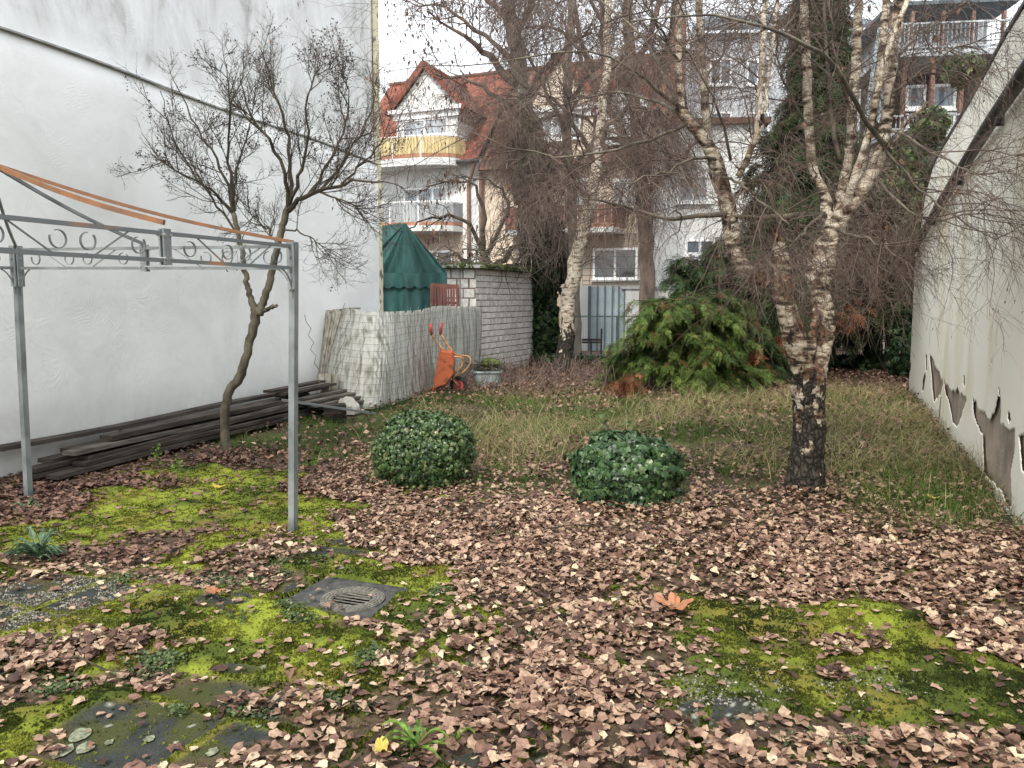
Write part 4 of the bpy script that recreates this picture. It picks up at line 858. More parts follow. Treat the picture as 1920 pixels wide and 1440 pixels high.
# ================================================================== HOUSES
HO = P(900, 560, 34); HF = Fr((HO[0], HO[1]), (.93, -.37))
def tiles(mb, a, b, c, d, rows, cols, amp=.05):        # a,b along the eave; d above a, c above b
    nu = cols*4+1; nv = rows*3+1; U, V_ = np.meshgrid(np.linspace(0, 1, nu), np.linspace(0, 1, nv)); n = nrm(np.cross(b-a, d-a)); n = n if n[2] > 0 else -n
    Pt = (a[None, None]*((1-U)*(1-V_))[..., None]+b*(U*(1-V_))[..., None]+c*(U*V_)[..., None]+d*((1-U)*V_)[..., None])
    h = amp*.6*np.abs(np.sin(U*cols*pi))+amp*(1-(V_*rows) % 1.0); mb.grid(Pt+n*h[..., None])
def winpx(fr, u0, v0, u1, v1, par, glass='glass', panes=2, n=0., curtain=True, shutter=0):
    s0, s1, z0, z1 = fr.rect(u0, v0, u1, v1, n); f = MB(); b = .09
    f.fbox(fr, s0, s1, n, n+.05, z0, z0+b); f.fbox(fr, s0, s1, n, n+.05, z1-b, z1)
    for k in range(panes+1): s = s0+(s1-s0)*k/panes; s = min(max(s, s0+b/2), s1-b/2); f.fbox(fr, s-b/2, s+b/2, n+.002, n+.052, z0+b, z1-b)
    w_ = f.build('window', M['frame'], par)
    g = MB(); g.fbox(fr, s0+.02, s1-.02, n-.02, n+.015, z0+.02, z1-.02); g.build('pane', M[glass], w_)
    if shutter: q = MB(); q.fbox(fr, s0, s1, n, n+.09, z1+.01, z1+shutter); q.build('shutter_box', M['hwhite'], w_)
    sl_ = MB(); sl_.fbox(fr, s0-.06, s1+.06, n, n+.12, z0-.07, z0-.005); sl_.build('sill', M['frame'], w_)
    return w_
def balcony(fr, u0, u1, vslab0, vslab1, vrail, par, mtl, depth=1.25, n0=0., cut=None, round_=True, slats=46):
    """curved balcony between two photo columns"""
    s0 = fr.px(u0, vslab0, n0)[0]; s1 = fr.px(u1, vslab0, n0)[0]; zt = fr.px((u0+u1)/2, vslab0, depth*.9)[1]; zb = fr.px((u0+u1)/2, vslab1, depth*.9)[1]; zr = fr.px((u0+u1)/2, vrail, depth*.9)[1]
    m = 30; arc = []
    for k in range(m+1):
        q = k/m; a = s0+(s1-s0)*q; dn = depth*(1-abs(2*q-1)**3.2)**.5 if round_ else (depth if 0 < k < m else 0); arc.append((a, n0+dn))
    t = MB(); t.prism([fr.at(a, b, zb) for a, b in arc], np.array([0, 0, zt-zb])); bl = t.build('balcony', M['hwhite'], par)
    t = MB()
    for (a, b), (c, d) in zip(arc[:-1], arc[1:]):
        mid = fr.at((a+c)/2, (b+d)/2-.04, 0); t.bar(fr.at(a, b-.03, zt+.09), fr.at(c, d-.03, zt+.09), .012, .14)
    t.build('kick_strip', M['terracotta'], bl)
    t = MB(); tot = np.array([fr.at(a, b-.04, 0) for a, b in arc]); cum = np.concatenate([[0], np.cumsum(np.linalg.norm(np.diff(tot, axis=0), axis=1))])
    for k in range(slats):
        def at(l): return np.array([np.interp(l, cum, tot[:, c]) for c in range(3)])
        p, q = at(cum[-1]*k/slats), at(cum[-1]*(k+.9)/slats); c = (p+q)/2+np.array([0, 0, (zt+.17+zr)/2]); t.box(c, (np.linalg.norm(q-p), .025, zr-zt-.17), nrm(q-p), nrm(np.cross([0, 0, 1], q-p)), rnd=random.random())
    t.build('parapet', M[mtl], bl)
    t = MB(); t.tube([p+np.array([0, 0, zr+.04]) for p in tot], .03, 6); 
    for k in (8, 15, 22): t.tube([tot[k]+np.array([0, 0, zb]), tot[k]+np.array([0, 0, zr])], .03, 6)
    t.build('railing', M['frame'], bl)
    return bl
def make_house():
    t = thing('white_gabled_house', HF.at(-2, 0, 0), 'white and peach house with red tiled roof, dormer and rounded balconies beyond the garden', 'house')
    sL = HF.px(640, 400)[0]; sM = HF.px(901, 400)[0]; sR = HF.px(1232, 400)[0]; zE = HF.px(870, 303)[1]; zE2 = HF.px(950, 316)[1]
    mb = MB(); mb.fbox(HF, sL, sM, -8, 0, -.5, zE+.1); mb.build('wall', M['hwhite'], t)
    mb = MB(); mb.fbox(HF, sM, sR, -8, -.15, -.5, zE2); pw = mb.build('wall', M['hpeach'], t); pw['label'] = 'peach wall'
    # main roof
    rn = -4.5; r0 = HF.px(700, 153, rn); r1 = HF.px(1235, 122, rn); zr = (r0[1]+r1[1])/2; mb = MB()
    tiles(mb, HF.at(sL, .35, zE-.05), HF.at(sM, .35, zE-.05), HF.at(sM, rn, zr), HF.at(sL, rn, zr), 22, 34)
    mb.build('roof', M['tiles'], t)
    mb = MB(); tiles(mb, HF.at(sM+.02, .35, zE2-.1), HF.at(sR, .35, zE2-.1), HF.at(sR, rn, zr), HF.at(sM+.02, rn, zr), 22, 36)
    tiles(mb, HF.at(sR, -9.4, zE2-.1), HF.at(sL, -9.4, zE2-.1), HF.at(sL, rn, zr), HF.at(sR, rn, zr), 6, 6); mb.build('roof', M['tiles_old'], t)
    mb = MB(); mb.tube([HF.at(sL, rn, zr+.08), HF.at(sR, rn, zr+.08)], .12, 8); mb.build('ridge', M['tiles_old'], t)
    mb = MB(); mb.tube([HF.at(sM-1.6, .45, zE-.08), HF.at(sM+.1, .45, zE-.08)], .09, 8); mb.tube([HF.at(sM, .2, zE2), HF.at(sR, .2, zE2-.06)], .07, 8); mb.build('gutter', M['pipe'], t)
    mb = MB(); mb.tube([HF.at(sM-.05, .42, zE-.1), HF.at(sM-.5, .1, zE-1), HF.at(sM-.5, .1, 0)], .075, 8, rnd=0); mb.tube([HF.at(sM+.05, .05, zE2-.1), HF.at(sM+.05, .05, 0)], .085, 8); mb.build('downpipe', M['woodpost'], t)
    def dormer(ul, ur, ua, va, vb, vbot, face, roofm, tile_over=.35, n0=.25, back=-4.2):
        sl, sr_ = HF.px(ul, vb, n0)[0], HF.px(ur, vb, n0)[0]; zb = HF.px((ul+ur)/2, vb, n0)[1]; sa, za = HF.px(ua, va, n0); z0 = HF.px((ul+ur)/2, vbot, n0)[1]
        D = MB(); D.prism([HF.at(sl, n0, z0), HF.at(sr_, n0, z0), HF.at(sr_, n0, zb), HF.at(sl, n0, zb)], HF.n*-4); D.prism([HF.at(sl-.15, n0-.003, zb), HF.at(sr_+.15, n0-.003, zb), HF.at(sa, n0-.003, za-.12)], HF.n*-3.6)
        d = D.build('dormer', M[face], t)
        D = MB(); D.fbox(HF, sl-.28, sr_+.28, n0-.1, n0+.25, zb-.1, zb+.06); D.fbox(HF, sl-.1, sr_+.1, n0-.05, n0+.12, zb-.35, zb-.1); D.build('cornice', M['frame'], d)
        D = MB(); VG = MB(); ov = n0+.12
        for sg, se in ((-1, sl-.40), (1, sr_+.40)):
            ze = zb-.12; tiles(D, HF.at(se, ov, ze), HF.at(se, back, ze), HF.at(sa, back, za), HF.at(sa, ov, za), 12, 12, .045) if sg > 0 else tiles(D, HF.at(se, back, ze), HF.at(se, ov, ze), HF.at(sa, ov, za), HF.at(sa, back, za), 12, 12, .045)
            VG.bar(HF.at(se, ov+.03, ze+.06), HF.at(sa, ov+.03, za+.06), .09, .26)
        D.build('dormer_roof', M[roofm], d); VG.build('verge', M['tiles'], d); D = MB(); D.tube([HF.at(sa, ov+.06, za+.05), HF.at(sa, back, za+.05)], .11, 8); D.build('ridge', M['tiles'], d)
        return d, sl, sr_, z0, zb
    d, sl, sr_, z0, zb = dormer(743, 858, 797, 123, 206, 268, 'hwhite', 'tiles_old')
    mb = MB(); tiles(mb, HF.at(sr_+.02, .2, z0), HF.at(sr_+.02, -4, z0), HF.at(sr_+.02, -4, zb-.1), HF.at(sr_+.02, .2, zb-.1), 7, 12, .03); mb.build('cheek', M['tiles'], d)
    winpx(HF, 755, 222, 840, 256, d, 'curtain', 2, .26); 
    mb = MB(); mb.fbox(HF, *HF.rect(750, 212, 845, 221, .26)[:2], .25, .34, *HF.rect(750, 212, 845, 221, .26)[2:]); mb.build('shutter_box', M['hwhite'], d)
    balcony(HF, 660, 872, 297, 311, 258, t, 'yellow'); balcony(HF, 655, 868, 424, 434, 381, t, 'rail')
    winpx(HF, 757, 351, 840, 382, t, 'curtain', 3, .02, shutter=.35)
    mb = MB(); mb.fbox(HF, *HF.rect(720, 440, 868, 520, .0)[:2], -.01, .012, *HF.rect(720, 440, 868, 540, .0)[2:]); mb.build('recess_shade', M['hbrown'], t)  # flat panel on the wall; shade under the balcony put into its colour
    winpx(HF, 790, 470, 850, 510, t, 'glassd', 2, .03)
    # peach side: second dormer, windows, long balcony
    d2, *_ = dormer(985, 1112, 1050, 104, 205, 300, 'hpeach', 'tiles_old', n0=.1)
    winpx(HF, 1010, 215, 1090, 262, d2, 'curtain', 3, .12)
    d3, *_ = dormer(1135, 1215, 1175, 130, 205, 270, 'hwhite', 'tiles_old', n0=.1); winpx(HF, 1150, 215, 1200, 255, d3, 'curtain', 2, .12)
    winpx(HF, 974, 333, 1010, 382, t, 'glass', 1, -.13); winpx(HF, 1060, 335, 1120, 390, t, 'curtain', 2, -.13); winpx(HF, 1150, 335, 1200, 390, t, 'curtain', 2, -.13)
    mb = MB(); c_, z_ = HF.px(953, 351, -.14); mb.tube([HF.at(c_, -.16, z_), HF.at(c_, -.1, z_)], [.14, .13], 16); o = mb.build('round_ornament', M['orangeleaf'], t); o['label'] = 'round orange ornament on the peach wall'
    balcony(HF, 962, 1172, 428, 437, 385, t, 'picket', 1.3, -.14, round_=False, slats=26)
    mb = MB(); a = HF.rect(962, 440, 1222, 540, -.13); mb.fbox(HF, a[0], a[1], -.14, -.12, a[2]-1, a[3]); mb.build('ground_storey', M['hbrown'], t)
    winpx(HF, 1112, 465, 1196, 524, t, 'glassd', 2, -.1); winpx(HF, 1000, 465, 1060, 515, t, 'glassd', 2, -.1)
    mb = MB(); a = HF.rect(1256, 30, 1282, 130, -5); mb.fbox(HF, a[0], a[1], -5.6, -4.9, a[2]-2, a[3]); mb.build('chimney', M['terracotta'], t)
make_house()
def make_house2():
    W = Fr((P(1228, 600, 29)[0], 29), (1, -.1)); t = thing('white_side_house', W.at(0, 0, 0), 'plain white house with small windows behind the low cypress', 'house')
    s0, s1, z0, z1 = W.rect(1228, 235, 1345, 640); mb = MB(); mb.fbox(W, s0, s1+1.5, -6, 0, -.5, z1); mb.build('wall', M['hwhite'], t)
    mb = MB(); mb.fbox(W, s0-.2, s1+1.7, -6.2, .2, z1, z1+.2); mb.build('roof', M['tiles_old'], t)
    winpx(W, 1284, 448, 1340, 478, t, 'glass', 2, .01); winpx(W, 1284, 482, 1340, 512, t, 'glass', 2, .01); winpx(W, 1270, 330, 1330, 380, t, 'curtain', 2, .01)
    W = Fr((P(1200, 600, 38)[0], 38), (1, -.05)); t = thing('grey_roofed_house', W.at(0, 0, 0), 'grey rendered house behind the twigs of the big birch', 'house')
    s0, s1, z0, z1 = W.rect(1300, 60, 1640, 640); mb = MB(); mb.fbox(W, s0, s1, -7, 0, -.5, z1); mb.build('wall', M['greybld'], t)
    mb = MB(); mb.prism([W.at(s0-.3, .4, z1), W.at(s1+.3, .4, z1), W.at(s1-1, -3, z1+1.6), W.at(s0+1, -3, z1+1.6)], np.array([0, 0, .15])); mb.build('roof', M['gatedark'], t)
    for u in (1330, 1400, 1470, 1560):
        for v in (110, 210, 310): winpx(W, u, v, u+42, v+50, t, 'glass', 2, .01)
make_house2()
def make_terrace():
    W = Fr((P(1690, 600, 25)[0], 25), (1, -.12)); t = thing('terrace_building', W.at(0, 0, 0), 'pale terraced building with brown posts and railed balconies, above the right wall', 'building')
    s0, s1, z0, z1 = W.rect(1640, 245, 1990, 640)
    mb = MB(); mb.fbox(W, s0, s1, -5, -.6, -.5, z1); mb.build('wall', M['hbrown'], t)
    for (v0, v1) in ((93, 104), (245, 256)):
        mb = MB(); a = W.rect(1655, v0, 1990, v1, .6); mb.fbox(W, a[0], a[1], -3, .7, a[2], a[3]); mb.build('balcony_slab', M['greybld'], t)
    mb = MB(); a = W.rect(1670, 104, 1990, 245); mb.fbox(W, a[0], a[1], -3, -1.4, a[2], a[3]); mb.build('recess_shade', M['hdark'], t)  # solid dark box; shade behind the balcony posts put into its colour
    for u in (1692, 1745, 1800, 1852): 
        mb = MB(); a = W.rect(u, 104, u+7, 245, .5); mb.fbox(W, a[0], a[1], .35, .5, a[2], a[3]); mb.build('post', M['woodpost'], t)
    for u in (1668, 1708, 1766, 1822, 1880): 
        mb = MB(); a = W.rect(u, 20, u+6, 95, .5); mb.fbox(W, a[0], a[1], .35, .5, a[2], a[3]); mb.build('post', M['woodpost'], t)
    winpx(W, 1697, 160, 1735, 205, t, 'glass', 1, -.3); winpx(W, 1745, 158, 1792, 205, t, 'glass', 1, -.3); winpx(W, 1697, 212, 1792, 243, t, 'glassd', 3, -.3)
    for v0, v1, nm in ((40, 92, 0), (214, 245, 1)):
        mb = MB(); a = W.rect(1672, v0, 1985, v1, .6)
        for z in (a[3], a[2]+.1): mb.bar(W.at(a[0], .6, z), W.at(a[1], .6, z), .05)
        for s in np.arange(a[0], a[1], .12): mb.bar(W.at(s, .6, a[2]), W.at(s, .6, a[3]), .02)
        mb.build('railing', M['greybld'], t)
    mb = MB(); a = W.rect(1670, 14, 1850, 92, -1); mb.fbox(W, a[0], a[1], -4, -1, a[2], a[3]); mb.build('upper_wall', M['greybld'], t); winpx(W, 1700, 25, 1840, 85, t, 'curtain', 3, -.98)
    mb = MB(); a = W.rect(1660, 8, 1900, 15, .2); mb.fbox(W, a[0], a[1], -4.5, .6, a[2], a[3]); mb.build('roof', M['gatedark'], t)
    mb = MB(); mb.prism([P(1622, 230, 24), P(1670, 235, 24), P(1690, 60, 24), P(1650, 50, 24)], np.array([0, .15, 0])); mb.build('glass_canopy', M['gate'], t)
make_terrace()
# ================================================================== BRANCHES
def nv(a): return a/(np.linalg.norm(a, axis=-1, keepdims=True)+1e-12)
def resamp(pts, rad, m):
    pts = np.asarray(pts, float); rad = np.asarray(rad, float); t = np.linspace(0, len(pts)-1, m); i = np.arange(len(pts))
    # Catmull-like smoothing through dense interpolation
    q = np.stack([np.interp(t, i, pts[:, c]) for c in range(3)], 1); r = np.interp(t, i, rad)
    for _ in range(2): q[1:-1] = (q[:-2]+q[2:]+2*q[1:-1])/4
    return q, r
def spawn(Pp, Rr, nch, t0, t1, ang, ln, m, wig, grav, r0, r1, rs, lscale=None, gravend=None):
    """children of every parent polyline at once: Pp (K,m,3), Rr (K,m)"""
    K, mm = Pp.shape[:2]; idx = np.repeat(np.arange(K), nch); n = len(idx)
    t = rs.uniform(t0, t1, n)*(mm-1); i = np.minimum(t.astype(int), mm-2); f = (t-i)[:, None]
    a = Pp[idx, i]; b = Pp[idx, i+1]; p = a*(1-f)+b*f; T = nv(b-a); pr = Rr[idx, i]
    q = nv(np.cross(T, rs.normal(size=(n, 3)))); an = rs.uniform(ang[0], ang[1], n)[:, None]; d = nv(T*np.cos(an)+q*np.sin(an))
    Ls = rs.uniform(ln[0], ln[1], n)*(1-.45*t/(mm-1))
    if lscale is not None: Ls = Ls*lscale[idx]
    out = np.zeros((n, m, 3)); out[:, 0] = p; st = (Ls/(m-1))[:, None]
    for k in range(1, m):
        g = grav if gravend is None else grav+(gravend-grav)*k/(m-1)
        d = nv(d+wig*rs.normal(size=(n, 3))+np.array([0, 0, g])); p = p+d*st; out[:, k] = p
    rr = np.minimum(rs.uniform(.8, 1.2, n)*r0, pr*.8)[:, None]; u = np.linspace(0, 1, m)[None]; R_ = rr*(1-u)+np.minimum(r1, rr*.6)*u
    return out, R_
def tubes(mb, Pp, Rr, n=3, rnd=None):
    K, m = Pp.shape[:2]
    T = nv(np.gradient(Pp, axis=1)); ref = np.where(np.abs(T[..., 2:3]) < .85, np.array([0, 0, 1.]), np.array([1., 0, 0]))
    x = nv(np.cross(T, ref)); y = np.cross(x, T); a = np.arange(n)*2*pi/n
    V = Pp[:, :, None]+Rr[:, :, None, None]*(x[:, :, None]*np.cos(a)[:, None]+y[:, :, None]*np.sin(a)[:, None])
    k = np.arange(K)[:, None, None]; i = np.arange(m-1)[None, :, None]; j = np.arange(n)[None, None, :]; b = k*m*n; j2 = (j+1) % n
    q = np.stack(np.broadcast_arrays(b+i*n+j, b+i*n+j2, b+(i+1)*n+j2, b+(i+1)*n+j), -1).reshape(-1, 4)
    mb.add(V.reshape(-1, 3), q, rnd=0 if rnd is None else np.repeat(rnd, m*n))
def limbs(spec, y0):
    """spec: list of polylines [(u, v, dy, r_px)...] -> 3D points and radii"""
    o = []
    for l in spec:
        pts = [P(u, v, y0+dy) for u, v, dy, r in l]; rad = [r*(y0+dy)/FPX for u, v, dy, r in l]; o.append((np.array(pts), np.array(rad)))
    return o
def leaf_at(mb, tv, tq, pos, rs, size, nbias=None, tris=False, rnd=None, down=0.):
    m = len(pos); n = rs.normal(size=(m, 3)); n = nv(n if nbias is None else n*.55+nbias); d = nv(np.cross(n, rs.normal(size=(m, 3)))); 
    if down: d = nv(d+np.array([0, 0, -down])); n = nv(np.cross(d, np.cross(n, d)))
    x = np.cross(d, n); mb.scatter(tv, tq, pos, x, d, n, size, rs.rand(m) if rnd is None else rnd, tris=tris)
IVY_V = np.array([(0, .38, .05), (0, 0, 0), (-.22, -.08, -.04), (-.5, .12, -.06), (-.33, .34, 0), (-.48, .62, -.07), (-.2, .66, -.01), (0, 1.05, -.10), (.2, .66, -.01), (.48, .62, -.07), (.33, .34, 0), (.5, .12, -.06), (.22, -.08, -.04)])
IVY_F = [(0, i, i+1) for i in range(1, 12)]+[(0, 12, 1)]
DIA_V = np.array([(0, 0, 0), (-.3, .45, .08), (0, 1, -.05), (.3, .45, .08)]); DIA_F = [(0, 3, 2, 1)]

def small_tree():
    y0 = G(425, 850)[1]; rs = np.random.RandomState(5)
    t = thing('pruned_shrub_tree', G(425, 852), 'small bare tree with kinked trunk and two stems, before the white plastered wall', 'tree')
    L_ = limbs([[(424, 856, 0, 17), (423, 830, 0, 13), (421, 790, 0, 12), (424, 752, .0, 12), (430, 728, 0, 12), (447, 713, 0, 13), (456, 690, 0, 12), (463, 660, 0, 11), (473, 620, 0, 12), (480, 592, 0, 13), (484, 576, 0, 13)],
                [(481, 590, 0, 12), (470, 560, 0, 8), (462, 525, -.05, 7), (455, 480, -.1, 6.5), (446, 440, -.1, 6), (438, 400, -.1, 6.5)],
                [(486, 590, 0, 12), (494, 565, 0, 10), (508, 520, .05, 9.5), (522, 455, .1, 9), (532, 415, .1, 9), (541, 388, .1, 9)],
                [(494, 585, 0, 4), (506, 577, -.1, 5), (518, 573, -.2, 4)]], y0)
    mb = MB()
    for p, r in L_:
        q, rr = resamp(p, r*.7, 30); q[1:-1] += .006*rs.normal(size=q[1:-1].shape); mb.tube(q, rr, 10)
    tr = mb.build('trunk', M['bark_small'], t, smooth=True)
    sec = limbs([[(438, 402, 0, 5), (415, 370, -.1, 4), (380, 345, -.2, 3.2), (330, 320, -.3, 2.2), (285, 290, -.4, 1.2)], [(438, 402, 0, 5), (428, 350, .1, 4), (400, 290, .2, 3), (360, 230, .3, 2.2), (325, 150, .3, 1)],
                 [(437, 400, 0, 5.5), (436, 340, -.1, 4), (425, 270, -.2, 3), (430, 190, -.25, 2), (425, 120, -.3, 1)], [(440, 395, 0, 4), (443, 360, .2, 3), (440, 320, .3, 2.4), (470, 240, .5, 1.6), (480, 150, .5, .8)],
                 [(446, 440, 0, 3.5), (405, 380, .3, 3), (360, 330, .4, 2.2), (320, 240, .5, 1.6), (300, 170, .5, .8)],
                 [(541, 388, 0, 7), (538, 340, -.1, 5), (515, 270, -.2, 4), (470, 220, -.3, 3), (450, 150, -.3, 1.2)], [(541, 388, 0, 7), (545, 320, .1, 5), (543, 250, .2, 4), (515, 170, .2, 2.6), (488, 90, .1, 1)],
                 [(542, 385, 0, 6), (560, 330, -.2, 4.5), (580, 260, -.3, 3.5), (575, 180, -.3, 2.4), (600, 130, -.3, 1)], [(541, 395, 0, 7.5), (565, 372, -.2, 6), (600, 358, -.3, 5), (640, 345, -.4, 4), (690, 335, -.5, 3), (740, 345, -.6, 1.2)],
                 [(575, 370, -.2, 4.5), (610, 320, -.1, 3.5), (640, 260, .1, 2.6), (660, 190, .2, 1.8), (645, 140, .2, .9)], [(600, 358, -.2, 4), (650, 300, 0, 3), (690, 230, .1, 2.2), (705, 170, .2, 1)],
                 [(640, 345, -.3, 3), (690, 300, -.2, 2.2), (730, 240, -.2, 1.4), (735, 180, -.2, .8)], [(600, 360, -.3, 3), (640, 375, -.6, 2.2), (690, 400, -.8, 1.2)],
                 [(530, 430, 0, 3), (560, 435, -.3, 2.2), (590, 450, -.5, 1.4), (620, 480, -.6, .8)], [(522, 470, 0, 3), (500, 430, .4, 2.2), (470, 400, .5, 1.4)]], y0)
    mb = MB(); PP = []; RR = []
    for p, r in sec:
        q, rr = resamp(p, r*.72, 14); q[2:-1] += .014*rs.normal(size=q[2:-1].shape); mb.tube(q, rr, 6); PP.append(q); RR.append(rr)
    PP = np.array(PP); RR = np.array(RR)
    b1, r1 = spawn(PP, RR, 11, .12, 1, (.35, .9), (.35, .95), 8, .11, .07, .0062, .0017, rs); tubes(mb, b1, r1, 4)
    b2, r2 = spawn(b1, r1, 8, .2, 1, (.4, 1.1), (.15, .42), 6, .15, .09, .0030, .0015, rs); tubes(mb, b2, r2, 3)
    b3, r3 = spawn(b2, r2, 5, .2, 1, (.4, 1.2), (.05, .17), 4, .18, .1, .0022, .0012, rs); tubes(mb, b3, r3, 3)
    mb.build('crown', M['twig_dark'], t)
    # shrivelled leaves and seed heads at the upper tips
    mb = MB(); tips = np.concatenate([b3[:, -1], b3[:, 2], b2[:, -1]]); 
    keep = (fbm(tips[:, 0]*3.2, tips[:, 2]*3.2, 6, 3) > .56)&(tips[:, 2] > 2.9)|(rs.rand(len(tips)) < .05); tips = tips[keep]
    pos = tips[rs.randint(0, len(tips), 4200)]+rs.normal(size=(4200, 3))*.016
    leaf_at(mb, DIA_V, DIA_F, pos, rs, rs.uniform(.014, .034, len(pos))); mb.build('dead_leaves', M['deadleaf'], t)
small_tree()

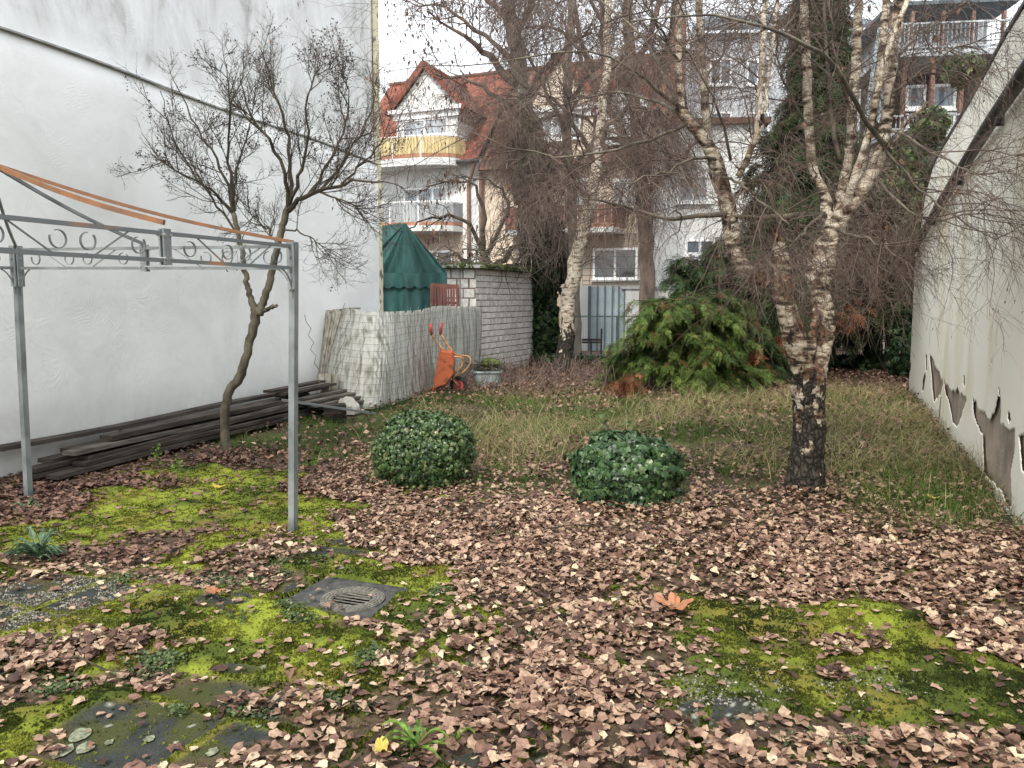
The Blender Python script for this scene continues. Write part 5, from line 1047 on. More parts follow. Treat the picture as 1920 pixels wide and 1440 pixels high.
def big_birch():
    y0 = G(1513, 922)[1]; rs = np.random.RandomState(9)
    t = thing('birch_tree', G(1513, 922), 'large multi-stemmed birch with black fissured foot and pale stems, near the right wall', 'tree')
    trunk = [[(1513, 932, 0, 43), (1513, 915, 0, 38), (1512, 890, 0, 34), (1514, 860, 0, 31), (1516, 820, 0, 29), (1517, 790, 0, 28), (1517, 760, 0, 29), (1516, 735, 0, 31), (1513, 712, 0, 31), (1508, 690, 0, 22)],
             [(1520, 735, 0, 22), (1529, 700, 0, 22), (1536, 665, .02, 22), (1543, 630, .04, 23), (1546, 600, .05, 22), (1543, 570, .05, 19), (1538, 545, .05, 20), (1536, 520, .05, 27), (1541, 495, .05, 30), (1545, 470, .05, 24), (1556, 445, .05, 20), (1570, 420, .05, 20), (1583, 400, .05, 19), (1596, 385, .05, 16)],
             [(1512, 735, 0, 24), (1505, 695, -.02, 24), (1498, 660, -.05, 24), (1488, 630, -.08, 24), (1480, 600, -.1, 23), (1472, 570, -.12, 21), (1464, 545, -.14, 20), (1448, 530, -.16, 17), (1420, 522, -.2, 15), (1398, 508, -.2, 15), (1384, 485, -.2, 16), (1375, 450, -.2, 17), (1368, 410, -.2, 17), (1360, 370, -.2, 17), (1350, 330, -.2, 16), (1340, 295, -.2, 15), (1318, 258, -.2, 13), (1290, 228, -.2, 11), (1272, 200, -.2, 9)],
             [(1472, 572, -.1, 16), (1470, 540, -.05, 16), (1468, 515, 0, 20), (1466, 495, 0, 19), (1463, 470, 0, 14), (1458, 445, 0, 12), (1455, 425, 0, 8)],
             [(1508, 690, 0, 12), (1520, 655, -.1, 10), (1526, 620, -.1, 10), (1528, 590, -.1, 8), (1530, 572, -.1, 4)]]
    pale = [[(1590, 392, 0, 16), (1612, 362, .0, 15), (1636, 325, .0, 15), (1652, 290, 0, 13), (1660, 240, 0, 12), (1668, 170, 0, 12), (1672, 100, 0, 11.5), (1682, 40, 0, 11), (1690, -40, 0, 10), (1700, -200, 0, 8)],
            [(1600, 390, .1, 10), (1610, 330, .2, 9), (1622, 280, .2, 9), (1640, 200, .2, 8.5), (1650, 130, .2, 8), (1658, 60, .2, 8), (1664, -30, .2, 7), (1672, -180, .2, 5)],
            [(1575, 410, .1, 12), (1580, 350, .3, 10), (1592, 300, .4, 9.5), (1597, 240, .4, 10), (1602, 160, .4, 9.5), (1608, 80, .4, 9), (1610, 0, .4, 8), (1615, -160, .4, 6)],
            [(1556, 430, .1, 14), (1552, 390, .2, 14), (1545, 360, .2, 10), (1522, 320, .35, 9), (1518, 250, .4, 9), (1514, 180, .4, 9), (1512, 100, .4, 8.5), (1508, 20, .4, 8), (1505, -140, .4, 6)],
            [(1360, 372, -.2, 10), (1340, 340, -.1, 9), (1328, 270, -.1, 8.5), (1322, 200, -.1, 8), (1318, 130, -.1, 8), (1312, 60, -.1, 7.5), (1310, -10, -.1, 7), (1308, -150, -.1, 5)],
            [(1278, 205, -.2, 7), (1275, 150, -.2, 6), (1273, 90, -.2, 6), (1272, 20, -.2, 5.5), (1272, -60, -.2, 5), (1272, -180, -.2, 4)],
            [(1385, 330, -.3, 7), (1405, 290, -.4, 6.5), (1418, 250, -.4, 6), (1425, 180, -.4, 6), (1430, 110, -.4, 5.5), (1433, 40, -.4, 5), (1436, -20, -.4, 5), (1440, -160, -.4, 3)],
            [(1418, 268, -.4, 4), (1434, 210, -.4, 4), (1442, 130, -.4, 3.6), (1450, 60, -.4, 3.4), (1462, -20, -.4, 3), (1476, -120, -.4, 2)],
            [(1585, 400, .0, 9), (1600, 340, -.1, 8), (1630, 250, -.1, 6), (1645, 170, -.2, 5.5), (1665, 90, -.2, 5), (1690, 30, -.2, 5), (1720, -60, -.2, 4)],
            [(1610, 365, .1, 5), (1632, 315, .1, 4.6), (1668, 285, .1, 4), (1700, 230, .1, 3.4), (1740, 190, .1, 2.6)]]
    dark = [[(1368, 400, -.2, 7), (1340, 404, -.4, 7), (1300, 406, -.5, 6), (1265, 412, -.6, 5.5), (1238, 410, -.7, 5), (1210, 398, -.7, 4.4), (1180, 388, -.8, 4), (1140, 380, -.9, 3), (1090, 372, -1, 2)],
            [(1548, 405, .1, 7), (1500, 402, .0, 7), (1450, 408, -.1, 6.5), (1400, 410, -.2, 6), (1372, 400, -.2, 5)],
            [(1668, 285, 0, 7), (1640, 250, -.2, 6.5), (1615, 215, -.4, 6), (1590, 165, -.6, 6), (1562, 115, -.8, 5.5), (1530, 88, -1, 5), (1490, 70, -1.1, 4.4), (1440, 52, -1.2, 4), (1380, 26, -1.4, 3.4), (1300, 22, -1.6, 3), (1180, 40, -1.8, 2)],
            [(1575, 300, .2, 5.5), (1560, 240, .3, 5.5), (1555, 180, .3, 5), (1550, 100, .3, 4.5), (1546, 0, .3, 4), (1540, -100, .3, 3)],
            [(1275, 200, -.2, 6), (1245, 185, -.4, 5), (1215, 150, -.6, 4), (1180, 110, -.8, 3), (1120, 92, -1, 2.6), (1040, 96, -1.2, 2.2), (940, 118, -1.4, 1.8), (860, 128, -1.6, 1.5), (760, 112, -1.8, 1), (700, 140, -1.9, .5)],
            [(1290, 230, -.2, 5), (1250, 255, -.5, 4.4), (1200, 270, -.7, 4), (1140, 290, -1, 3.2), (1060, 295, -1.2, 2.6), (990, 288, -1.4, 2), (900, 262, -1.5, 1.6), (850, 232, -1.6, 1)],
            [(1268, 190, -.2, 5), (1240, 130, 0, 4), (1200, 60, .3, 3), (1140, 10, .5, 2.4), (1060, -40, .6, 2)], [(1280, 215, -.2, 5), (1230, 190, .4, 4), (1170, 170, .8, 3), (1100, 180, 1, 2.2), (1020, 210, 1.2, 1.4)],
            [(1345, 300, -.2, 4.5), (1310, 290, -.6, 4), (1260, 320, -.9, 3), (1210, 330, -1.2, 2), (1150, 350, -1.4, 1)], [(1352, 330, -.2, 4), (1390, 345, -.6, 3.4), (1430, 380, -.9, 2.6), (1480, 420, -1.2, 1.6)],
            [(1370, 300, -.3, 4), (1350, 200, -.7, 3.4), (1300, 110, -.9, 2.8), (1240, 40, -1, 2.2), (1180, -20, -1.1, 1.6)],
            [(1655, 275, 0, 4), (1700, 330, -.3, 3.2), (1750, 380, -.5, 2.6), (1810, 420, -.7, 2), (1870, 450, -.8, 1.2)], [(1660, 240, 0, 4), (1710, 260, -.4, 3), (1770, 300, -.7, 2.4), (1840, 330, -.9, 1.6), (1900, 320, -1, 1)],
            [(1640, 330, 0, 4), (1690, 390, -.3, 3.2), (1750, 420, -.4, 2.4), (1820, 400, -.6, 1.8), (1900, 410, -.7, 1)], [(1665, 180, 0, 4), (1720, 140, -.2, 3), (1790, 90, -.4, 2.2), (1880, 60, -.5, 1.2)],
            [(1668, 120, 0, 4), (1730, 60, .3, 3), (1790, 20, .4, 2.2), (1850, -20, .5, 1.4)], [(1590, 200, .3, 3.5), (1570, 120, 0, 3), (1560, 40, -.2, 2.4), (1540, -60, -.3, 2)],
            [(1610, 350, 0, 4), (1650, 380, .4, 3), (1680, 430, .7, 2.2), (1700, 480, .9, 1.4)], [(1520, 330, .3, 4), (1480, 290, 0, 3), (1440, 280, -.3, 2.2), (1400, 300, -.5, 1.4)],
            [(1515, 240, .4, 3.6), (1480, 180, .2, 3), (1460, 120, 0, 2.2), (1450, 40, -.2, 1.6)], [(1545, 400, .1, 5), (1500, 440, -.4, 3.4), (1470, 470, -.7, 2.4), (1420, 480, -1, 1.4)],
            [(1560, 430, .1, 5), (1600, 440, -.3, 3.6), (1640, 450, -.5, 2.6), (1680, 480, -.7, 1.5)], [(1320, 150, -.1, 3.5), (1360, 90, .2, 3), (1400, 30, .4, 2.4), (1440, -40, .5, 2)], [(1275, 120, -.2, 3.6), (1230, 40, -.5, 3), (1180, -40, -.7, 2)]]
    mb = MB(); 
    for k, (p, r) in enumerate(limbs(trunk, y0)):
        q, rr = resamp(p, r*(.97 if k == 0 else .86), 90); a = len(q); hh = q[:, 2]
        # knobbly, fluted outline
        n = 22; rg = []
        T = nv(np.gradient(q, axis=0)); x = nv(np.cross(T, np.array([0.15, 1, 0.]))); y = np.cross(x, T)
        for i in range(a):
            an = np.arange(n)*2*pi/n; fl = 1+.10*np.cos(5*an+hh[i]*1.5+k)*np.clip(1-hh[i]/.6, 0, 1)+.30*(fbm(an/ (2*pi)*7+k*3, hh[i]*7+an*0, 3, 3)-.5)+.20*(vn(np.cos(an)*5+9, np.sin(an)*5+hh[i]*18, 6)-.5)
            rg.append(q[i]+rr[i]*fl[:, None]*(x[i]*np.cos(an)[:, None]+y[i]*np.sin(an)[:, None]))
        V = np.array(rg); V = np.concatenate([V, V[:, :1]], 1); mb.grid(V, rnd=1.0); mb.add(V[-1][:-1], ngons=[list(range(n))], rnd=1.)
    tr = mb.build('trunk', M['birch'], t, smooth=True)
    lp = limbs(pale, y0); ld = limbs(dark, y0); PP = []; RR = []
    for k, (p, r) in enumerate(lp):
        mb = MB(); q, rr = resamp(p, r, 30); q[2:] += .004*rs.normal(size=q[2:].shape); mb.tube(q, rr*.9, 10, rnd=.35); mb.build('stem', M['birchstem'], t, smooth=True); q, rr = resamp(p, r, 14); PP.append(q); RR.append(rr)
    mb = MB(); mb2 = MB()
    for k, (p, r) in enumerate(ld):
        q, rr = resamp(p, r, 14); rr = rr*.72; q[2:-1] += .008*rs.normal(size=q[2:-1].shape); mb.tube(q, rr, 7); PP.append(q); RR.append(rr)
    mb.build('bough', M['limb_moss'], t, smooth=True)
    PP = np.array(PP); RR = np.array(RR); ls = np.concatenate([np.full(len(lp), .8), np.full(len(ld), 1.05)])
    mb = MB()
    b1, r1 = spawn(PP, RR, 11, .2, 1, (.5, 1.3), (.4, 1.3), 10, .12, .05, .0058, .0018, rs, ls, gravend=-.14); tubes(mb, b1, r1, 4)
    b2, r2 = spawn(b1, r1, 7, .12, 1, (.5, 1.2), (.25, .8), 8, .11, -.0, .0024, .0011, rs, gravend=-.22); tubes(mb, b2, r2, 3)
    b3, r3 = spawn(b2, r2, 5, .1, 1, (.4, 1.1), (.15, .45), 5, .12, -.06, .0014, .0009, rs, gravend=-.25); tubes(mb, b3, r3, 3)
    mb.build('twigs', M['twig_birch'], t)
    mb = MB(); tips = b3[:, -1]; tips = tips[rs.rand(len(tips)) < .14]; m = len(tips)
    leaf_at(mb, np.array([(0, 0, 0), (-.10, .3, .1), (0, 1, 0), (.10, .3, -.1)]), DIA_F, tips, rs, rs.uniform(.02, .035, m), down=3)
    big = np.array([P(1688, 300, y0-.1), P(1686, 322, y0-.1), P(1448, 338, y0-.4), P(1245, 320, y0-.6), P(1385, 78, y0-.5), P(1630, 12, y0), P(1535, 60, y0)]+[b3[k*37 % len(b3), -1] for k in range(40)])
    leaf_at(mb, IVY_V, IVY_F, big, rs, .055, tris=True, rnd=np.full(len(big), 1.), down=1.5) if False else None
    mb.build('catkins', M['catkin'], t)
    mb = MB(); V = IVY_V.copy(); V[:, 0] *= .6; leaf_at(mb, V, IVY_F, big, rs, np.full(len(big), .06), tris=True, rnd=rs.uniform(.9, 1, len(big)), down=1.5); mb.build('last_leaves', M['catkin'], t)
big_birch()

def back_tree(name, label, y0, tr, br, mt, mtw, nb=(8, 7, 6), ln=((1.2, 3.2), (.6, 1.8), (.3, .9)), grav=(-.02, -.1, -.25), seed=1, rr_=(.03, .01, .006), catk=0, leafsz=.1):
    rs = np.random.RandomState(seed); L_ = limbs(tr, y0); base = L_[0][0][0].copy(); base[2] = 0; t = thing('bare_tree' if mt != 'birch2' else 'birch_tree', base, label, 'tree'); mb = MB(); PP = []; RR = []
    for p, r in L_: q, rr = resamp(p, r, 34); q[2:] += .02*rs.normal(size=q[2:].shape); mb.tube(q, rr, 10, rnd=.25); q, rr = resamp(p, r, 12); PP.append(q); RR.append(rr)
    mb.build('trunk', M[mt], t, smooth=True); mb = MB()
    for p, r in limbs(br, y0): q, rr = resamp(p, r, 12); q[2:-1] += .04*rs.normal(size=q[2:-1].shape); mb.tube(q, rr, 6); PP.append(q); RR.append(rr)
    w = np.array([.55]*len(L_)+[1.]*len(br)) if br else None
    b1, r1 = spawn(np.array(PP), np.array(RR), nb[0], .3, 1, (.4, 1.1), ln[0], 10, .14, .06, rr_[0], .006, rs, w, gravend=grav[0]); tubes(mb, b1, r1, 4)
    b2, r2 = spawn(b1, r1, nb[1], .15, 1, (.4, 1.2), ln[1], 8, .12, 0, rr_[1], .003, rs, gravend=grav[1]*2); tubes(mb, b2, r2, 3)
    b3, r3 = spawn(b2, r2, nb[2], .1, 1, (.3, 1.0), ln[2], 6, .1, grav[2]*.3, rr_[2], .0025, rs, gravend=grav[2]*1.6); tubes(mb, b3, r3, 3)
    mb.build('crown', M[mtw], t)
    if catk:
        mb = MB(); tips = np.concatenate([b3[:, -1], b3[:, 3]]); tips = tips[rs.rand(len(tips)) < catk]; m = len(tips)
        leaf_at(mb, np.array([(0, 0, 0), (-.16, .3, .12), (0, 1, 0), (.16, .3, -.12)]), DIA_F, tips, rs, rs.uniform(leafsz*.7, leafsz*1.3, m), down=3); mb.build('hanging_seeds', M['catkin'], t)['kind'] = 'stuff'
    return t
back_tree('birch2', 'slender leaning birch with white trunk beside the ivy pillar, long weeping twigs', G(1056, 694)[1],
    [[(1054, 700, 0, 21), (1056, 680, 0, 17), (1063, 640, 0, 15), (1062, 600, 0, 14.5), (1068, 550, 0, 14), (1078, 500, 0, 14), (1090, 450, 0, 14), (1102, 400, 0, 12), (1112, 350, 0, 11), (1122, 280, 0, 9), (1130, 200, 0, 8), (1138, 100, 0, 7), (1140, 0, 0, 6), (1142, -120, 0, 4)]],
    [[(1105, 390, 0, 5), (1080, 330, 0, 4), (1050, 290, 0, 3.4), (1010, 270, 0, 2.4), (980, 280, 0, 1.4)], [(1118, 310, 0, 5), (1080, 230, -.4, 4), (1040, 180, -.6, 3), (1000, 170, -.8, 2), (960, 200, -.9, 1.2)],
     [(1122, 280, 0, 5), (1150, 220, -.4, 4), (1190, 190, -.6, 3), (1225, 210, -.8, 2), (1250, 270, -.9, 1.2)], [(1112, 350, 0, 4), (1150, 310, .4, 3), (1190, 300, .5, 2.2), (1220, 340, .6, 1.4)],
     [(1130, 200, 0, 5), (1100, 120, .3, 4), (1060, 60, .6, 3), (1010, 40, .8, 2), (970, 60, .9, 1.4)], [(1134, 150, 0, 4), (1170, 80, .3, 3), (1210, 60, .5, 2.4), (1250, 90, .6, 1.4)], [(1138, 60, 0, 4), (1100, -20, -.4, 3), (1040, -40, -.6, 2), (990, -10, -.8, 1.4)],
     [(1120, 300, 0, 4), (1095, 260, .8, 3), (1070, 250, 1, 2), (1030, 300, 1.2, 1.2)], [(1110, 370, 0, 3), (1075, 350, -.5, 2.4), (1035, 340, -.8, 1.8), (1000, 370, -1, 1)], [(1126, 240, 0, 4), (1160, 250, -.8, 3), (1190, 260, -1, 2), (1215, 310, -1.2, 1.2)]],
    'birch2', 'twig_birch', (11, 10, 8), ((.8, 2.2), (.6, 1.8), (.5, 1.3)), (-.08, -.16, -.3), 21, (.015, .0055, .0038))
back_tree('t1', 'tall grey tree behind the ivy pillar, crown hung with dry seed clusters', 23.6,
    [[(1004, 700, 0, 22), (1002, 600, 0, 20), (1000, 500, 0, 19), (996, 400, 0, 18), (990, 300, 0, 17), (982, 200, 0, 16), (970, 110, 0, 15), (958, 40, 0, 14), (948, -20, 0, 12), (940, -160, 0, 9)]],
    [[(978, 170, 0, 8), (950, 140, -.3, 7), (915, 95, -.5, 6), (880, 80, -.7, 4), (830, 40, -.9, 2), (800, 20, -1, 1.4)], [(975, 140, 0, 7), (940, 85, .4, 5), (900, 60, .6, 4), (860, 30, .8, 3), (820, 0, 1, 2), (780, 20, 1, 1)], [(984, 225, 0, 6), (940, 190, .4, 5), (900, 160, .6, 4), (860, 140, .8, 2.4), (820, 150, 1, 1.4)],
     [(965, 80, 0, 6), (990, 20, -.4, 5), (1020, -30, -.6, 4), (1050, -60, -.8, 3)], [(960, 50, 0, 6), (920, 0, .3, 5), (880, -30, .6, 3), (840, -50, .8, 2)], [(980, 190, 0, 6), (1020, 130, -.3, 5), (1060, 90, -.5, 4), (1110, 60, -.8, 2)], [(985, 240, 0, 5), (1030, 220, .3, 4), (1080, 210, .5, 3), (1120, 240, .8, 2)]],
    'bark_grey', 'twig_birch', (8, 7, 5), ((.9, 2.4), (.6, 1.6), (.3, .9)), (-.03, -.12, -.25), 31, (.022, .009, .0055), catk=.3, leafsz=.14)
back_tree('t2', 'brown trunked tree in front of the plain white house, bare crown spreading over the roofs', 26,
    [[(1214, 690, 0, 17), (1214, 600, 0, 15), (1213, 500, 0, 14), (1209, 400, 0, 14), (1201, 300, 0, 12), (1190, 200, 0, 11), (1180, 100, 0, 10), (1176, 0, 0, 9), (1170, -150, 0, 6)]],
    [[(1200, 310, 0, 9), (1160, 240, 0, 7), (1120, 170, 0, 6), (1090, 90, 0, 5), (1075, 0, 0, 4), (1070, -80, 0, 3)], [(1195, 260, 0, 8), (1230, 180, 0, 7), (1250, 100, 0, 5), (1270, 0, 0, 4), (1280, -60, 0, 3)], [(1205, 370, 0, 7), (1250, 320, -.5, 5), (1290, 290, -.7, 4), (1330, 240, -.8, 3)], [(1185, 150, 0, 7), (1220, 60, 0, 6), (1240, -20, 0, 5)], [(1188, 190, 0, 7), (1140, 120, 0, 6), (1130, 40, 0, 5), (1120, -40, 0, 3)]],
    'bark_brown', 'twig_birch', (8, 7, 6), ((1., 2.8), (.7, 2.), (.3, 1.1)), (-.03, -.12, -.25), 41, (.022, .009, .0055))
back_tree('t4', 'thin bare tree rising behind the slender birch, before the brown roofs', 25,
    [[(1082, 690, 0, 10), (1080, 560, 0, 9), (1074, 420, 0, 9), (1066, 300, 0, 9), (1062, 180, 0, 8.5), (1066, 90, 0, 8), (1074, 0, 0, 7), (1080, -120, 0, 5)]],
    [[(1066, 260, 0, 5), (1030, 190, -.5, 4), (1005, 130, -.8, 3), (990, 100, -1, 2)], [(1064, 200, 0, 5), (1100, 140, -.5, 4), (1130, 120, -.8, 3), (1150, 150, -1, 2)], [(1068, 330, 0, 5), (1110, 270, -.4, 4), (1150, 250, -.6, 3), (1180, 290, -.8, 2)], [(1066, 280, 0, 4), (1030, 270, .4, 3), (1000, 300, .6, 2)]],
    'bark_grey', 'twig_birch', (9, 9, 7), ((.9, 2.6), (.7, 2.0), (.4, 1.2)), (-.06, -.14, -.3), 61, (.02, .008, .005))
back_tree('t3', 'bare tree with drooping seed clusters behind the block outbuilding', 20.5,
    [[(932, 700, 0, 9), (930, 620, 0, 8), (926, 560, 0, 8), (915, 500, 0, 7), (905, 470, 0, 6)]],
    [[(920, 520, 0, 6), (900, 495, -.3, 5), (860, 480, -.5, 4), (820, 480, -.6, 3), (780, 500, -.7, 1.6)], [(925, 500, 0, 6), (960, 470, .3, 5), (990, 440, .4, 3), (1010, 420, .5, 2)], [(905, 470, 0, 5), (880, 420, 0, 4), (850, 400, 0, 3), (800, 410, 0, 2), (760, 430, 0, 1.2)], [(905, 480, 0, 5), (910, 410, .3, 4), (900, 350, .4, 3), (860, 330, .4, 2), (800, 350, .4, 1.2)],
     [(910, 480, 0, 5), (950, 420, 0, 4), (960, 370, 0, 3), (930, 340, 0, 2), (870, 330, 0, 1.3)], [(925, 505, 0, 5), (880, 500, .2, 4), (840, 505, .3, 3), (800, 495, .4, 2)], [(930, 505, 0, 5), (990, 490, .2, 4), (1020, 470, .3, 2)]],
    'limb_moss', 'twig_dark', (5, 5, 4), ((.5, 1.3), (.3, .8), (.2, .4)), (-.03, -.1, -.2), 51, (.018, .009, .006), catk=.22, leafsz=.15)

# ================================================================== IVY, CONIFERS, SHRUBS
def blob(mb, c, r, n=24, m=14, amp=.18, sd=1, f=2.2):
    c = np.array(c); r = np.array(r); th = np.linspace(0, 2*pi, n+1); ph = np.linspace(0, pi, m); V = []
    for p in ph:
        d = np.stack([np.cos(th)*sin(p), np.sin(th)*sin(p), np.full(n+1, cos(p))], 1); k = 1+amp*2*(fbm(d[:, 0]*f+5, d[:, 1]*f+d[:, 2]*f*1.7+7, sd, 3)-.5); V.append(c+d*k[:, None]*r)
    mb.grid(np.array(V))
def shell_pts(c, r, n, rs, depth=.25, zmin=-1, amp=.2, f=3, sd=1):
    d = nv(rs.normal(size=(n, 3))); d = d[d[:, 2] > zmin]; k = 1+amp*2*(fbm(d[:, 0]*f+5, d[:, 1]*f+d[:, 2]*f*1.7+7, sd, 4)-.5)
    q = (1-depth*rs.rand(len(d))**1.5)*k; return np.array(c)+d*q[:, None]*np.array(r), d
def ivy_ball(u, v, ru, top, lab, n, leaf, mt, sd):
    c = G(u, v); s_ = c[1]/FPX; hw = ru*s_; H = P(u, top, c[1]+hw*.7)[2]; rs = np.random.RandomState(sd); c[1] += hw*.75; t = thing('ivy_mound', c, lab, 'shrub', 'ivy covered mounds in the leaves')
    mb = MB(); blob(mb, c+[0, 0, H*.36], (hw*.76, hw*.68, H*.48), sd=sd, amp=.14, f=2.6); mb.build('stems', M['core'], t, smooth=True)  # solid dark blob, no modelled stems; inner shade is in its colour
    mb = MB(); pts, d = shell_pts(c+[0, 0, H*.40], (hw*.98, hw*.9, H*.59), n, rs, .2, -.72, .20, 2.9, sd); pts = pts[pts[:, 2] > 0]; d = d[:len(pts)] if False else nv(pts-(c+[0, 0, H*.3]))
    leaf_at(mb, IVY_V, IVY_F, pts, rs, rs.uniform(leaf*.6, leaf*1.2, len(pts)), nbias=d*1.1+[0, -.1, .25], tris=True, down=.7, rnd=np.clip(rs.beta(1.5, 1.9, len(pts))+.3*(fbm(pts[:, 0]*6, pts[:, 2]*6, sd, 3)-.5), 0, 1))
    for _ in range(26):
        q0 = pts[rs.randint(len(pts))]; dd = nrm(q0-(c+[0, 0, H*.2])+rs.normal(size=3)*.15+[0, 0, .1]); kk = rs.randint(4, 9); q = q0+dd*np.linspace(0, rs.uniform(.05, .16), kk)[:, None]+rs.normal(size=(kk, 3))*.008; leaf_at(mb, IVY_V, IVY_F, q, rs, rs.uniform(leaf*.5, leaf*.9, kk), tris=True)
    k = 160; a = rs.uniform(0, 2*pi, k); pr = rs.uniform(.95, 1.15, k); q = c+np.stack([np.cos(a)*hw*pr, np.sin(a)*hw*.9*pr, rs.uniform(.0, .06, k)], 1); leaf_at(mb, IVY_V, IVY_F, q, rs, rs.uniform(leaf*.6, leaf, k), nbias=np.array([0, 0, .8]), tris=True)
    mb.build('foliage', M[mt], t)
ivy_ball(788, 918, 104, 768, 'rounded ivy-covered shrub with small leaves, left of the two mounds on the leaf litter', 11500, .037, 'ivy', 3)
ivy_ball(1186, 952, 114, 812, 'low dome of large blue green ivy leaves, right one of the two mounds', 5600, .060, 'ivy_light', 4)

def spray_template():
    V = []; F = []; Rn = []
    def quad(a, b, w, r0, r1):
        d = nrm(b-a); s = nrm(np.cross(d, [0, 0, 1.]))*w; k = len(V); V.extend([a-s*.5, a+s*.5, b+s*.3, b-s*.3]); F.append((k, k+1, k+2, k+3)); Rn.extend([r0, r0, r1, r1])
    ax = [np.array([.03*sin(t*5), t, .10*sin(t*2.5)-.42*t*t]) for t in np.linspace(0, 1, 7)]
    for i in range(6): quad(ax[i], ax[i+1], .034, -.25+.08*i, -.2+.08*i)
    for i in range(1, 7):
        l = (.34, .40, .36, .28, .20, .12)[i-1]
        for sg in (-1, 1):
            a = ax[i]-(ax[i]-ax[i-1])*(.5 if sg > 0 else 0); b = a+np.array([sg*l*.55, l*.75, -.10*l+.05*((i*7+sg) % 3-1)]); quad(a, b, .04, -.12, .22)
            c = a+(b-a)*.45; quad(c, c+np.array([sg*.03, l*.42, .02]), .034, 0, .28)
            c = a+(b-a)*.6; quad(c, c+np.array([sg*l*.34, l*.12, -.05]), .034, 0, .2)
    return np.array(V), np.array(F), np.array(Rn)
SPV, SPF, SPR = spray_template()
def conifer(name, lab, c, H, Rb, Rt, nb, ns, size, mt, sd, droop=.35, cat='shrub', trunk=True, lowz=.15, lean=(0, 0), sqy=1., trad=.09, up=.25):
    rs = np.random.RandomState(sd); c = np.array(c); t = thing(name, c, lab, cat); mb = MB()
    if trunk: mb.tube([c, c+[lean[0]*.5, lean[1]*.5, H*.5], c+[lean[0], lean[1], H*.97]], [trad, trad*.7, .012], 8)
    PP = []; S = []
    pos = []; dr = []; nn = []
    for k in range(nb):
        q = (k+.5)/nb; z = lowz+(H-lowz)*(q**1.15)*.96; a = rs.uniform(0, 2*pi); Lb = (Rb+(Rt-Rb)*q)*rs.uniform(.62, 1.12); o = c+np.array([lean[0], lean[1], 0])*z/H+[0, 0, z]
        d = np.array([cos(a), sin(a)*sqy, 0]); T = np.linspace(0, 1, 8)
        pl = o+d*Lb*T[:, None]+np.array([0, 0, 1])*(up*Lb*np.sin(T*pi*.55)-droop*Lb*T**2.2)[:, None]; pl[1:] += rs.normal(size=(7, 3))*.03; mb.tube(pl, np.linspace(.018+.01*H/4, .005, 8), 4)
        m = int(ns*(.5+.5*Lb/Rb)); tt = rs.uniform(.18, 1.0, m)**.8; pt = np.stack([np.interp(tt, T, pl[:, j]) for j in range(3)], 1); tg = nv(np.stack([np.interp(np.minimum(tt+.1, 1), T, pl[:, j]) for j in range(3)], 1)-np.stack([np.interp(tt-.1, T, pl[:, j]) for j in range(3)], 1))
        sd_ = np.cross(tg, [0, 0, 1.]); sg = rs.choice([-1, 1], m)*rs.uniform(.2, 1.1, m); dd = nv(tg*rs.uniform(.4, 1, m)[:, None]+sd_*sg[:, None]+[0, 0, 1]*rs.uniform(-.45, .18, m)[:, None])
        pos.append(pt+rs.normal(size=pt.shape)*.03); dr.append(dd); nn.append(np.tile([0, 0, 1.], (m, 1))+rs.normal(size=(m, 3))*.3); S.append(tt)
    mb.build('branches', M['twig_dark'], t)
    pos = np.concatenate(pos); dr = np.concatenate(dr); nn = np.concatenate(nn); S = np.concatenate(S); x = nv(np.cross(dr, nn)); z = np.cross(x, dr); m = len(pos)
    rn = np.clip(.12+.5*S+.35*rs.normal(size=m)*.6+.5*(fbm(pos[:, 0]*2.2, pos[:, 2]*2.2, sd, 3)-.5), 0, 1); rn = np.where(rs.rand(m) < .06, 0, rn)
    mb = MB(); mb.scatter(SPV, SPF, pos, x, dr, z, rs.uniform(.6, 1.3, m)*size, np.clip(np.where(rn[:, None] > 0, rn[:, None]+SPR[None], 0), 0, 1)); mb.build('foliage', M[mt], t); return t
cj = G(1310, 742); 
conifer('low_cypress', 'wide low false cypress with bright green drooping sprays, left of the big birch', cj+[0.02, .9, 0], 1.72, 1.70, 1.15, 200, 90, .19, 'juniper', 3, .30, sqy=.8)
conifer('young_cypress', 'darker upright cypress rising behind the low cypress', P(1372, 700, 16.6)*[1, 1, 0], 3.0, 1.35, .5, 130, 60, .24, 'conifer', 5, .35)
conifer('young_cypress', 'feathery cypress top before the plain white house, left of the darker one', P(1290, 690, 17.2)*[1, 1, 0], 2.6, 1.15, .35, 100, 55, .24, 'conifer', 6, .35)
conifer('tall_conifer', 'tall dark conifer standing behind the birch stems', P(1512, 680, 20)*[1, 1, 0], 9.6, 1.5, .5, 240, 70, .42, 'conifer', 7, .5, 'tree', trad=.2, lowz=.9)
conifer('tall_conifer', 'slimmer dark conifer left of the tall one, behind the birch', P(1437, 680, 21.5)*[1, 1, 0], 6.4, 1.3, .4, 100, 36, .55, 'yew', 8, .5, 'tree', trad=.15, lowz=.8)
for k, (u, yy, H, Rb, lb, mt_) in enumerate([(1600, 19.2, 4.2, 1.5, 'dark yew directly right of the birch trunk, in the shade', 'yew'), (1665, 18.0, 4.6, 1.2, 'dark yew beside the ivy clad trunk at the far wall end', 'yew'), (1480, 18.6, 3.4, 1.4, 'dark yew behind the birch fork', 'yew'), (1560, 21.4, 4.6, 1.7, 'dark conifer at the back of the shaded corner', 'conifer')]):
    conifer('yew_bush', lb, P(u, 680, yy)*[1, 1, 0], H, Rb, Rb*.7, 110, 40, .42, mt_, 20+k, .5, lowz=.75, trad=.1, group=None) if False else conifer('yew_bush', lb, P(u, 680, yy)*[1, 1, 0], H, Rb, Rb*.7, 110, 40, .42, mt_, 20+k, .5, lowz=1.15, trad=.1)
